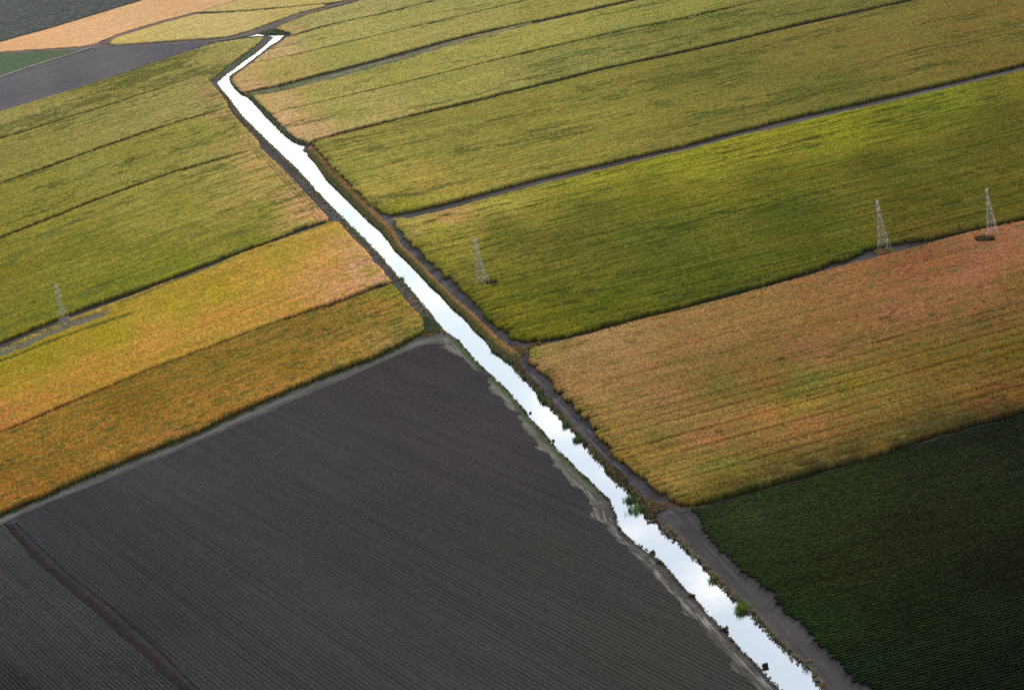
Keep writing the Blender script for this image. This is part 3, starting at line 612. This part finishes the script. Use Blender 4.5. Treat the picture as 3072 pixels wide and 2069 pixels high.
strip('dirt_track', W(kU), W(kD), c_tr6, z=.42, nx=16, label='grey-green dirt track along the top of the ploughed field', cat='dirt track')
# road between the two big right fields
rU = [(888,492),(936,486),(1009,469),(1109,442),(1209,415),(1309,392),(1443,361),(1552,337),(1685,302),(1819,269),(1952,240),(2085,210),(2328,152),(2700,58)]
rD = [(905,512),(945,500),(1012,484),(1112,456),(1212,429),(1346,397),(1460,370),(1556,348),(1688,314),(1822,283),(1955,253),(2088,223),(2331,164),(2703,70)]
def c_road(s, t, x, y):
    b = mixc(lin((84,81,83))*np.ones(s.shape+(3,)), lin((70,67,69)), ss(.3, .7, fb(s/20, t*5, 53)))
    b = mixc(b, lin((112,100,80)), .7*ss(.62, .75, t)*ss(.3, .6, fb(s/6, t*3, 55)))
    return mixc(b, lin((66,60,46)), ss(.2, .05, t))
strip('dirt_road', W(rU), W(rD), c_road, z=.07, nx=12, step=4, label='long straight grey dirt road between the two large right-hand corn fields', cat='dirt road')
# left canal verge (bare grey) and levee roads
vL = [(600,86),(587,93),(547,123),(500,157),(477,182),(485,200),(510,222),(537,256),(567,292),(617,339),(653,379),(687,422),(723,464),(757,502),(796,545),(829,575),(853,608),(878,640),(909,675),(936,708),(963,732),(966,762)]
vR = [(620,85),(601,104),(556,137),(522,161),(492,186),(505,205),(519,221),(550,265),(577,290),(628,340),(669,379),(714,430),(738,455),(774,490),(806,523),(862,580),(902,628),(920,645),(954,683),(984,720),(1010,752),(1012,762)]
def c_verge(s, t, x, y):
    n1 = fb(x/7, y/7, 61, 3); n2 = fb(x/3, y/4, 63, 3)
    b = mixc(lin((84,81,88))*np.ones(s.shape+(3,)), lin((72,74,66)), ss(.45, .65, n1))
    b = mixc(b, lin((60,66,46)), .85*ss(.6, 1, t)*ss(.35, .55, n2))
    return mixc(b, lin((150,118,88)), .7*ss(.62, .74, n2)*ss(.4, .7, t))
strip('canal_verge', W(vL[:5]), W(vR[:5]), c_verge, z=.09, nx=10, step=3, label='bare grey soil verge above the elbow of the canal', cat='verge')
strip('canal_verge', W(vL[4:]), W(vR[4:]), c_verge, z=.06, nx=14, step=3, label='bare grey soil verge between the left corn fields and the canal', cat='verge')
lu = [(470,90),(520,84),(567,69),(617,52),(650,39),(683,27),(750,9),(780,2),(830,-12),(1000,-54)]
ld = [(475,97),(525,91),(572,82),(622,66),(655,51),(690,36),(754,18),(784,10),(836,-4),(1006,-46)]
def c_lev(s, t, x, y):
    b = mixc(lin((122,104,100))*np.ones(s.shape+(3,)), lin((100,90,78)), ss(.3, .7, fb(s/30, t*5, 73)))
    return mixc(b, lin((74,70,60)), ss(.25, 0, t)+ss(.75, 1, t))
o = strip('levee_road', W(lu, 1.5), W(ld), c_lev, z=.5, nx=8, step=8, label='brownish levee road running up from the canal bend to the top edge', cat='levee')
qu = [(-140,128),(0,118),(100,111),(180,106),(207,102),(222,98),(245,99),(300,101),(400,96),(470,88),(492,86)]
qd = [(-140,136),(0,124),(100,118),(180,113),(208,111),(226,109),(250,108),(300,106),(400,101),(470,98),(498,96)]
strip('dirt_road', W(qu), W(qd), lambda s, t, x, y: mixc(lin((126,114,112))*np.ones(s.shape+(3,)), lin((98,88,86)), ss(.3, .7, fb(s/40, t*5, 83))), z=.35, nx=8, step=8,
      label='far grey farm road along the lower side of the pale grain fields', cat='dirt road')
strip('dirt_road', W([(226,100),(258,82),(300,68),(367,48),(443,29),(538,1),(650,-32)]), W([(240,101),(266,87),(306,74),(370,54),(446,33),(542,6),(655,-27)]),
      lambda s, t, x, y: mixc(lin((136,104,96))*np.ones(s.shape+(3,)), lin((110,92,80)), ss(.3, .7, fb(s/40, t*5, 84))), z=.4, nx=6, step=8,
      label='thin brown farm path between the peach and the yellow grain fields', cat='dirt path')
strip('dirt_path', W([(-120,226),(0,177),(70,153),(150,128),(205,110)]), W([(-120,222),(0,174),(70,150),(150,126),(203,108)]),
      lambda s, t, x, y: lin((150,140,136))*np.ones(s.shape+(3,)), z=.45, nx=3, step=8, label='thin pale path along the green triangular field', cat='dirt path')
field('weedy_ditch', W([(566,213,0),(600,206,0),(640,199,0),(700,183,0),(776,166,0),(850,147,0),(923,127,0),(1020,98,0),(1099,78,0),(1209,53,0),(1211,58,1),(1101,90,1),(1022,110,1),(925,142,1),(852,161,1),(778,181,1),(702,198,1),(642,212,1),(602,219,1),(572,221,1)]), AR, 1.1, 1.6, 1.8,
      [(600,212,(108,112,76)),(776,174,(118,122,88)),(923,135,(124,124,90)),(1099,84,(132,126,88)),(1200,56,(136,130,84))],
      'grey-green weedy ditch line below the third corn strip', 'ditch', seed=161, rough=.6, contrast=.3, mott=((92,88,66), .45, 12, 3), wall=(70,66,50))


# ------------------------------------------------------------------ loose vegetation
def tufts(name, pts, label, cat, cols, hgt=(.5, 1.3), wid=.55, nb=9, spread=.6, parent=None, kind='stuff', seed=0, droop=.35, loc=None):
    """many small leaf blades standing at the points; ONE mesh of ground cover"""
    r = np.random.RandomState(900+seed)
    pts = np.asarray(pts, float); N = len(pts)
    base = np.repeat(pts, nb, 0); M_ = len(base)
    sc = np.repeat(hgt[0]+(hgt[1]-hgt[0])*r.rand(N), nb)
    an = r.rand(M_)*2*np.pi; rad = spread*np.sqrt(r.rand(M_))*sc
    bx = base[:, 0]+rad*np.cos(an); by = base[:, 1]+rad*np.sin(an); bz = base[:, 2]
    h = sc*(.55+.6*r.rand(M_)); a2 = an+(r.rand(M_)-.5)*1.5; dr = droop*h*(.4+r.rand(M_))
    w = wid*sc*(.25+.35*r.rand(M_)); wx = -np.sin(a2+1.2*r.rand(M_)); wy = np.cos(a2+1.2*r.rand(M_))
    P0 = np.stack([bx-wx*w*.5, by-wy*w*.5, bz-.05], 1); P1 = np.stack([bx+wx*w*.5, by+wy*w*.5, bz-.05], 1)
    mx = bx+np.cos(a2)*dr*.4; my = by+np.sin(a2)*dr*.4; mz = bz+h*.6
    P2 = np.stack([mx+wx*w*.55, my+wy*w*.55, mz], 1); P3 = np.stack([mx-wx*w*.55, my-wy*w*.55, mz], 1)
    tx = bx+np.cos(a2)*dr; ty = by+np.sin(a2)*dr; tz = bz+h
    P4 = np.stack([tx+wx*w*.15, ty+wy*w*.15, tz], 1); P5 = np.stack([tx-wx*w*.15, ty-wy*w*.15, tz], 1)
    V = np.stack([P0, P1, P2, P3, P4, P5], 1).reshape(-1, 3)
    b = np.arange(M_)*6
    F = np.concatenate([np.stack([b, b+1, b+2, b+3], 1), np.stack([b+3, b+2, b+4, b+5], 1)])
    cl = np.array([lin(c) for c in cols]); ci = np.repeat(r.randint(0, len(cols), N), nb)
    c = cl[ci]*2.1*(.6+.8*r.rand(M_))[:, None]; Cc = np.repeat(c, 6, 0)
    o = mesh_obj(name, V-(np.array(loc) if loc is not None else 0), F, Cc*GAIN, M_weed, parent)
    if loc is not None: o.location = loc
    if label: tag(o, label, cat, None, kind)
    return o

def along(A, B, dens, seed, tr=(0, 1), z=0.05):
    """random points between two world polylines, dens per square metre"""
    r = np.random.RandomState(seed)
    n = 400
    def rs(P):
        P = np.array(P, float); d = np.r_[0, np.cumsum(np.hypot(*np.diff(P, axis=0).T))]; t = np.linspace(0, d[-1], n)
        return np.stack([np.interp(t, d, P[:, 0]), np.interp(t, d, P[:, 1])], 1), d[-1]
    a, la = rs(A); b, lb = rs(B)
    wd = np.hypot(*(a-b).T); wm = wd.mean(); N = int(la*wm*dens)
    p = wd+.5; p /= p.sum()
    i = r.choice(n-1, N, p=p[:-1]/p[:-1].sum()); f = r.rand(N)[:, None]; t = (tr[0]+(tr[1]-tr[0])*r.rand(N))[:, None]
    q = (a[i]*(1-f)+a[i+1]*f)*(1-t)+(b[i]*(1-f)+b[i+1]*f)*t
    return np.c_[q, np.full(N, z)]
GR = [(62,72,40),(72,80,46),(56,64,38),(88,86,50),(104,90,58)]
BR = [(150,116,80),(132,104,70),(112,94,58),(160,126,88)]
DK = [(44,50,34),(56,58,42),(70,60,44),(40,44,28)]
# right bank, three stretches
wA = W([p for p in RW if p[1] <= 826][::-1][1:][10:], 0) if False else None
RWr = RW[::-1]
far = [(560,214),(547,206),(533,196),(524,184),(532,166)][::-1]
seg1 = [p for p in RWr if 350 <= p[1] <= 826 and p[0] > 699]
seg1o = [(706,334),(742,372),(776,406),(809,440),(845,475),(872,503),(893,524),(909,560),(949,596),(983,633),(1023,673),(1059,703),(1096,736),(1129,770),(1160,792),(1176,800)]
tufts('bank_weeds', along(W(seg1), W(seg1o), .9, 1, (0, .55)), 'green weeds covering the right canal bank beside the green corn', 'weeds', GR, (.6, 1.4), seed=1, spread=.7)
tufts('bank_weeds', along(W(seg1), W(seg1o), .8, 2, (.4, 1.0)), 'dry orange-brown weeds along the top of the right canal bank beside the green corn', 'weeds', BR+[(90,90,50)], (.6, 1.3), seed=2, spread=.8)
seg2 = [p for p in RWr if 826 <= p[1] <= 1190]
seg2o = [(1180,826),(1199,850),(1229,883),(1259,916),(1286,953),(1309,980),(1343,1016),(1373,1045),(1409,1072),(1443,1109),(1463,1136),(1480,1156),(1499,1179)]
tufts('bank_weeds', along(W(seg2), W(seg2o), .8, 3, (0, .9)), 'dark brown and green weeds on the canal bank beside the orange corn', 'weeds', DK+[(84,70,52),(78,76,44),(100,86,62)], (.6, 1.4), seed=3, spread=.7)
seg3 = [p for p in RWr if 1190 <= p[1]]
seg3o = [(1505,1183),(1552,1228),(1585,1263),(1635,1317),(1679,1357),(1719,1394),(1759,1440),(1799,1477),(1839,1513),(1885,1567),(1960,1640),(2040,1716)]
tufts('bank_weeds', along(W(seg3), W(seg3o), .6, 4, (0, .8)), 'low grey-brown dry weeds on the near right canal bank beside the wide track', 'weeds', DK+[(96,88,70),(110,102,82),(88,82,66)], (.3, .95), seed=4, spread=.8)
tufts('bank_weeds', along(W([p for p in LW if p[1] > 753]), W([(p[0]-6, p[1]-2) for p in LW if p[1] > 753]), .5, 5), 'thin dark weeds fringing the left canal bank beside the ploughed field', 'weeds', DK, (.3, .8), seed=5)
tufts('bank_weeds', along(W([p for p in LW if 187 <= p[1] <= 753]), W([(p[0]-14, p[1]+1) for p in LW if 187 <= p[1] <= 753]), .16, 6), 'patchy grey-green weeds on the left canal bank below the corn verge', 'weeds', GR+[(96,84,66),(80,84,70)], (.4, 1.2), seed=6)
tufts('bank_weeds', along(W([(470,182),(500,158),(547,124),(587,94)]), W([(492,187),(515,168),(548,142),(580,118)]), .03, 7), 'dark scrub dotted over the grey bank above the canal elbow', 'weeds', [(90,100,80),(78,88,70),(84,92,70)], (.7, 1.6), seed=7, spread=1.0)
tufts('bank_weeds', along(W([(595,72),(615,71),(640,70),(654,70)]), W([(598,79),(620,78),(640,78),(652,77)]), .10, 8), 'dark green hedge-like scrub on the far bank of the canal head', 'weeds', [(66,80,56),(56,66,50)], (1.0, 2.0), seed=8, spread=1.0)
tufts('bank_weeds', along(W([(531,180),(540,196),(552,206),(563,214)]), W([(523,184),(533,198),(547,210),(563,219)]), .4, 9), 'brownish weeds on the inner side of the canal elbow', 'weeds', [(110,92,72),(84,84,56)], (.8, 1.8), seed=9)
tufts('bank_weeds', along(W([(570,218),(605,246),(636,276),(655,297),(680,314),(700,316)]), W([(563,218),(594,250),(640,298),(668,320),(690,328),(712,322)]), .35, 10), 'dark green weeds on the right canal bank beside the tan corn ends', 'weeds', [(80,88,60),(98,84,66),(60,70,46)], (.8, 2.0), seed=10)
# verge scrub clumps near the lower left bank
tufts('verge_scrub', along(W([(930,720),(945,730),(955,745),(962,760)]), W([(975,722),(992,738),(1004,750),(1010,757)]), .35, 11), 'dark green scrub where the canal verge meets the mottled corn', 'scrub', [(56,66,44),(66,78,58)], (.8, 1.8), seed=11)
tufts('dry_weeds', along(W([(962,750),(985,745),(1003,748)]), W([(955,766),(980,764),(1010,758)]), .8, 12), 'orange dry weeds at the top corner of the ploughed field', 'weeds', [(112,86,60),(98,80,54),(80,76,46)], (.5, 1.2), seed=12)
tufts('dry_weeds', along(W([(1165,792),(1190,790),(1240,778)]), W([(1170,826),(1205,800),(1250,790)]), .7, 13), 'brown and orange weeds on the cross berm between the green and orange corn', 'weeds', [(116,88,62),(94,80,56),(74,74,48),(70,66,50)], (.6, 1.6), seed=13)
tufts('dry_weeds', along(W([(1462,1128),(1480,1140),(1510,1150)]), W([(1478,1170),(1492,1166),(1515,1158)]), .5, 14), 'rust coloured weed clump at the end of the orange field track', 'weeds', [(96,78,60),(88,74,56),(80,76,50)], (.7, 1.5), seed=14)
tufts('dry_weeds', along(W([(1500,1146),(1540,1140),(1580,1148),(1600,1152)]), W([(1502,1156),(1540,1156),(1578,1158),(1600,1158)]), .5, 15), 'yellow straw litter below the corner of the orange corn', 'straw', [(158,118,78),(136,100,66)], (.3, .9), seed=15)
tufts('fringe_weeds', along(W(l6[1:], 0), W([(p[0]+2, p[1]+7) for p in l6[1:]], 0), .55, 16), 'dark green weeds fringing the foot of the mottled corn along the dirt track', 'weeds', [(48,58,30),(58,70,34),(40,48,26)], (.5, 1.3), seed=16)
tufts('verge_weeds', along(W(vL[9:]), W(vR[9:]), .025, 17), 'small scattered weeds on the bare verge left of the canal', 'weeds', [(90,80,58),(66,70,52),(150,112,84),(80,56,44)], (.5, 1.3), seed=17)
# seedlings
def reed(x, y, sx, cols, label, seed, hh=2.0):
    p = at(x, y, ZW)
    r = np.random.RandomState(seed)
    n_ = int(60*sx)
    pts = np.c_[p[0]+r.randn(n_)*1.5*sx, p[1]+r.randn(n_)*1.9*sx, np.full(n_, ZW)]
    o = tufts('reed_clump', pts, None, None, cols, (hh*.6, hh), wid=.22, nb=7, spread=.25, seed=seed, droop=.55, loc=(p[0], p[1], ZW))
    tag(o, label, 'reeds', 'reed clumps along the right canal bank')
GREED = [(44,66,36),(54,76,40),(64,84,44)]
reed(1131, 797, 1.15, GREED, 'large bluish green reed clump just above the cross berm', 31)
reed(1154, 818, .7, [(50,80,48),(60,84,50)], 'narrow green reed clump jutting from the bank at the cross berm', 32)
reed(1229, 903, .45, GREED, 'small reed tuft beside the dark brown weeds, first of two below the berm', 33)
reed(1240, 914, .8, GREED, 'green reed clump second of the two below the berm', 34)
reed(1288, 967, .7, GREED, 'green reed clump midway along the orange corn bank', 35)
reed(1316, 1000, .8, GREED, 'dark green spiky reeds halfway between berm and timber sluice', 36)
reed(1431, 1139, .7, GREED, 'long thin green reed spit above the timber sluice', 37)
reed(1452, 1158, 1.4, [(44,68,36),(58,80,42),(96,110,66)], 'largest reed clump, next to the timber sluice', 38)
reed(1622, 1318, .5, [(84,100,56),(72,92,50)], 'pale green reed tuft beside the wide dirt track', 39)
reed(1688, 1386, .95, [(84,100,38),(70,90,36),(54,72,32)], 'bright yellow-green reed clump nearest the viewer', 40, 2.4)
reed(913, 636, .5, GREED, 'lone reed spike on the left canal bank by the corn corner', 41)
bpy.data.objects[-1]['group'] if False else None
for (x, y, s_, lb) in [(1205,937,.22,'tiny dark bush overhanging the left bank, upper one'),(1258,1000,.22,'tiny dark bush on the left canal bank level with the orange corn'),(1483,1255,.42,'dark bush leaning over the left bank below the canal narrowing'),(1500,1278,.5,'reddish brown bush on the left bank near the worn wheel marks'),(1573,1354,.45,'small green bush on the near left canal bank'),(1647,1431,.5,'dark round bush standing in the water at the near left bank'),(1740,1512,.4,'lowest small bush on the left canal bank')]:
    p = at(x, y, 0); r = np.random.RandomState(int(x))
    pts = np.c_[p[0]+r.randn(26)*s_*.8, p[1]+r.randn(26)*s_*.8, np.full(26, -.5)+r.rand(26)*1.0*s_]
    o = tufts('bush', pts, None, None, [(44,46,34),(60,52,40)], (.6*s_+.3, 1.6*s_+.3), seed=int(x), loc=(p[0], p[1], 0))
    tag(o, lb, 'bush', 'small bushes on the left canal bank')

# ------------------------------------------------------------------ transmission towers
def bar(V, F, a, b, w):
    a = np.array(a, float); b = np.array(b, float); d = b-a; d /= np.linalg.norm(d)
    u = np.cross(d, [0, 0, 1.0]);
    if np.linalg.norm(u) < 1e-3: u = np.array([1.0, 0, 0])
    u /= np.linalg.norm(u); v = np.cross(d, u); k = len(V)
    for e in (a, b):
        for (p, q) in ((-1, -1), (1, -1), (1, 1), (-1, 1)): V.append(e+u*p*w/2+v*q*w/2)
    for q in ((0,1,2,3),(7,6,5,4),(0,4,5,1),(1,5,6,2),(2,6,7,3),(3,7,4,0)): F.append([k+t for t in q])
LV = [(0, 3.15), (6.2, 2.45), (10.6, 1.95), (15.0, 1.45), (18.0, 1.12), (21.0, .80), (24.8, .68), (28.6, .58)]
def half(z):
    return float(np.interp(z, [q[0] for q in LV], [q[1] for q in LV]))
def corner(k, z):
    h = half(z); sx, sy = ((-1, -1), (1, -1), (1, 1), (-1, 1))[k % 4]
    return (sx*h, sy*h, z)
def make_tower():
    t = bpy.data.objects.new('transmission_tower', None); COL.objects.link(t)
    def P(name, V, F, m=M_metal, parent=t): return mesh_obj(name, V, F, None, m, parent)
    for k in range(4):
        V, F = [], []
        for a, b in zip(LV, LV[1:]): bar(V, F, corner(k, a[0]), corner(k, b[0]), .18 if a[0] < 15 else .14)
        lg = P('leg', V, F)
        V, F = [], []; c = corner(k, 0); bar(V, F, (c[0], c[1], -.3), (c[0], c[1], .5), .8); P('footing', V, F, M_conc, lg)
    for z, _ in LV[1:]:
        V, F = [], []
        for k in range(4): bar(V, F, corner(k, z), corner(k+1, z), .17 if z < 12 else .11)
        P('ring_brace', V, F)
    for a, b in zip(LV, LV[1:]):
        V, F = [], []
        for k in range(4):
            if a[0] < 1:
                c1 = np.array(corner(k, b[0])); c2 = np.array(corner(k+1, b[0])); md = (c1+c2)/2
                bar(V, F, np.array(corner(k, .4)), md, .055); bar(V, F, np.array(corner(k+1, .4)), md, .055)
            else:
                bar(V, F, corner(k, a[0]), corner(k+1, b[0]), .05); bar(V, F, corner(k+1, a[0]), corner(k, b[0]), .05)
        P('cross_bracing', V, F)
    for z, L in ((28.6, 3.0), (24.8, 3.5), (21.0, 3.2)):
        V, F = [], []; h = half(z)
        for q in (-1, 1): bar(V, F, (q*h, -h, z), (q*h, h, z), .12)
        bar(V, F, (-h, 0, z), (h, 0, z), .12)
        for s in (-1, 1):
            tip = (0, s*L, z+.15)
            for q in (-1, 1):
                bar(V, F, (q*h, s*h, z), tip, .15); bar(V, F, (q*h, s*h, z-1.5), tip, .10)
            bar(V, F, (-h*.5, s*(h+L)/2, z+.05), (h*.5, s*(h+L)/2, z+.05), .09)
        ar = P('cross_arm', V, F)
        for s in (-1, 1):
            V, F = [], []
            for q in range(4): bar(V, F, (0, s*L, z-.1-q*.32), (0, s*L, z-.3-q*.32), .26 if q % 2 == 0 else .16)
            P('insulator', V, F, M_insul, ar)
    V, F = [], []; bar(V, F, (-.58, 0, 28.6), (0, 0, 30.0), .1); bar(V, F, (.58, 0, 28.6), (0, 0, 30.0), .1); P('peak', V, F)
    return t
tw = make_tower()
tws = [((150, 744), -25, 1.0, 'leftmost steel lattice tower, on the weedy strip below the green corn wall'),
       ((1100.5, 654), -25, 1.03, 'steel lattice tower standing in green corn close to the right canal track'),
       ((2011, 571), -25, .98, 'steel lattice tower on the bare patch between the green and orange fields'),
       ((2259, 545), -25, .97, 'rightmost steel lattice tower, standing inside the orange corn field')]
for k, (p, rz, s, lb) in enumerate(tws):
    if k == 0: t = tw
    else:
        t = tw.copy(); COL.objects.link(t)
        for ch in list(tw.children):
            c = ch.copy(); COL.objects.link(c); c.parent = t
            for g in ch.children:
                d = g.copy(); COL.objects.link(d); d.parent = c
    q = at(*p); t.location = (q[0], q[1], 0); t.rotation_euler = (0, 0, math.radians(rz)); t.scale = (s, s, s)
    tag(t, lb, 'transmission tower', 'steel lattice towers in one straight line')

def scat(x, y, rx, ry, n_, seed, z=0):
    r = np.random.RandomState(seed); a = r.rand(n_)*6.283; q = np.sqrt(r.rand(n_))
    P_ = [at(x+rx*q[i]*math.cos(a[i]), y+ry*q[i]*math.sin(a[i]), z) for i in range(n_)]
    return np.array(P_)
tufts('scrub_patch', scat(2240, 546, 26, 7, 140, 51), 'dark scrub at the feet of the rightmost tower in the orange corn', 'scrub', [(60,54,38),(78,62,44),(70,78,44)], (1.2, 2.8), seed=51, spread=.9)
tufts('scrub_patch', scat(2015, 574, 26, 7, 90, 52), 'dry brown weeds around the tower base on the bare patch', 'scrub', [(130,96,62),(96,80,52),(84,84,50)], (.6, 1.6), seed=52, spread=.9)
tufts('scrub_patch', scat(1112, 650, 22, 7, 80, 53), 'grey-green weeds around the foot of the tower next to the canal', 'scrub', [(74,82,52),(96,88,56),(110,80,54)], (.6, 1.5), seed=53, spread=.9)
tufts('scrub_patch', scat(150, 742, 30, 8, 60, 54), 'low green scrub at the foot of the leftmost tower', 'scrub', [(66,78,44),(84,92,52)], (.8, 1.8), seed=54, spread=.9)

# ------------------------------------------------------------------ small things
def box_thing(name, m, label, cat, p, bars, group=None):
    V, F = [], []
    for a, b, w in bars: bar(V, F, a, b, w)
    o = mesh_obj(name, V, F, None, m); o.location = (p[0], p[1], p[2]); tag(o, label, cat, group); return o
q = at(1485, 1184, -.2)
box_thing('timber_sluice', M_wood, 'small timber sluice outlet jutting into the canal beside the largest reeds', 'sluice', q,
          [((-2.6, .0, .0), (2.0, .6, .15), .55), ((-2.6, .5, .0), (2.0, 1.1, .15), .5), ((-2.4, -.2, -1.6), (-2.4, -.2, .5), .22), ((-2.4, 1.0, -1.6), (-2.4, 1.0, .5), .22), ((-2.4, -.3, .45), (-2.4, 1.1, .45), .16), ((1.6, -.2, -.6), (1.6, 1.2, -.2), .3)])
q = at(1612, 1216, .15)
q = at(1364+248, 1061+155, .15)
box_thing('loose_plank', M_plank, 'pale orange plank lying on the dark soil near the vegetable rows', 'plank', at(1612.5, 1216.5, .12), [((-1.4, -.3, 0), (1.4, .5, .05), .3)])
q = at(1842, 1502, .1)
box_thing('wheel_frame', M_wood, 'small dark scrap frame lying on the wide dirt track', 'scrap', q,
          [((-1.1, -.8, .1), (1.0, -.6, .1), .25), ((-1.1, .9, .1), (1.1, .8, .1), .25), ((-1.1, -.8, .1), (-1.1, .9, .1), .25), ((1.0, -.6, .1), (1.1, .8, .1), .25), ((-.2, -.7, .3), (0, .8, .3), .4)])

# ------------------------------------------------------------------ haze, light, sky
def haze_box():
    V = [(x, y, z) for z in (-4.0, 345.0) for (x, y) in ((-BIG-500, -BIG-500), (BIG+500, -BIG-500), (BIG+500, BIG+500), (-BIG-500, BIG+500))]
    F = [(3,2,1,0),(4,5,6,7),(0,1,5,4),(1,2,6,5),(2,3,7,6),(3,0,4,7)]
    m = bpy.data.materials.new('thin_haze'); m.use_nodes = True; nt = m.node_tree
    for nd in list(nt.nodes):
        if nd.type != 'OUTPUT_MATERIAL': nt.nodes.remove(nd)
    v = nt.nodes.new('ShaderNodeVolumePrincipled'); v.inputs['Color'].default_value = (.92, .93, .96, 1)
    v.inputs['Density'].default_value = HZ; v.inputs['Anisotropy'].default_value = 0
    nt.links.new(v.outputs[0], nt.nodes['Material Output'].inputs['Volume'])
    o = mesh_obj('haze', V, F, None, m); tag(o, 'thin pale evening haze over the whole plain', 'haze', None, 'stuff')
HZ = 5.0e-6
haze_box()

SUN_EL, SUN_AZ = math.radians(16), math.radians(32)     # azimuth clockwise from +Y
sd = Vector((math.sin(SUN_AZ)*math.cos(SUN_EL), math.cos(SUN_AZ)*math.cos(SUN_EL), math.sin(SUN_EL)))
sl_ = bpy.data.lights.new('sun', 'SUN'); sl_.energy = 1.5; sl_.angle = math.radians(14); sl_.color = (1, .92, .82)
so = bpy.data.objects.new('sun', sl_); COL.objects.link(so); so.rotation_euler = sd.to_track_quat('Z', 'Y').to_euler(); so.location = (0, 0, 400)

w = bpy.data.worlds.new('World'); SC.world = w; w.use_nodes = True; nt = w.node_tree; n_ = nt.nodes; l_ = nt.links
bg = n_['Background']; sky = n_.new('ShaderNodeTexSky'); sky.sky_type = 'NISHITA'; sky.sun_disc = False
sky.sun_elevation = SUN_EL; sky.sun_rotation = SUN_AZ; sky.air_density = 1.0; sky.dust_density = 1.4; sky.ozone_density = 1.0
tc = n_.new('ShaderNodeTexCoord'); mp = n_.new('ShaderNodeMapping'); mp.inputs['Scale'].default_value = (3.0, 3.0, 9.0)
l_.new(tc.outputs['Generated'], mp.inputs[0])
cn = n_.new('ShaderNodeTexNoise'); cn.inputs['Scale'].default_value = 3.6; cn.inputs['Detail'].default_value = 5; l_.new(mp.outputs[0], cn.inputs['Vector'])
cr = n_.new('ShaderNodeMapRange'); cr.inputs[1].default_value = .50; cr.inputs[2].default_value = .60; cr.inputs[3].default_value = 0; cr.inputs[4].default_value = .75
l_.new(cn.outputs[0], cr.inputs[0])
mxc = n_.new('ShaderNodeMix'); mxc.data_type = 'RGBA'; l_.new(cr.outputs[0], mxc.inputs['Factor']); l_.new(sky.outputs[0], mxc.inputs['A'])
mxc.inputs['B'].default_value = (11, 10.2, 9.2, 1)
l_.new(mxc.outputs['Result'], bg.inputs['Color']); bg.inputs['Strength'].default_value = .12

SC.render.engine = 'CYCLES'
SC.cycles.max_bounces = 5; SC.cycles.diffuse_bounces = 2; SC.cycles.glossy_bounces = 2; SC.cycles.volume_bounces = 0; SC.cycles.transparent_max_bounces = 4
SC.cycles.use_denoising = False
SC.view_settings.view_transform = 'Standard'; SC.view_settings.look = 'None'; SC.view_settings.exposure = 0.52; SC.view_settings.gamma = 1
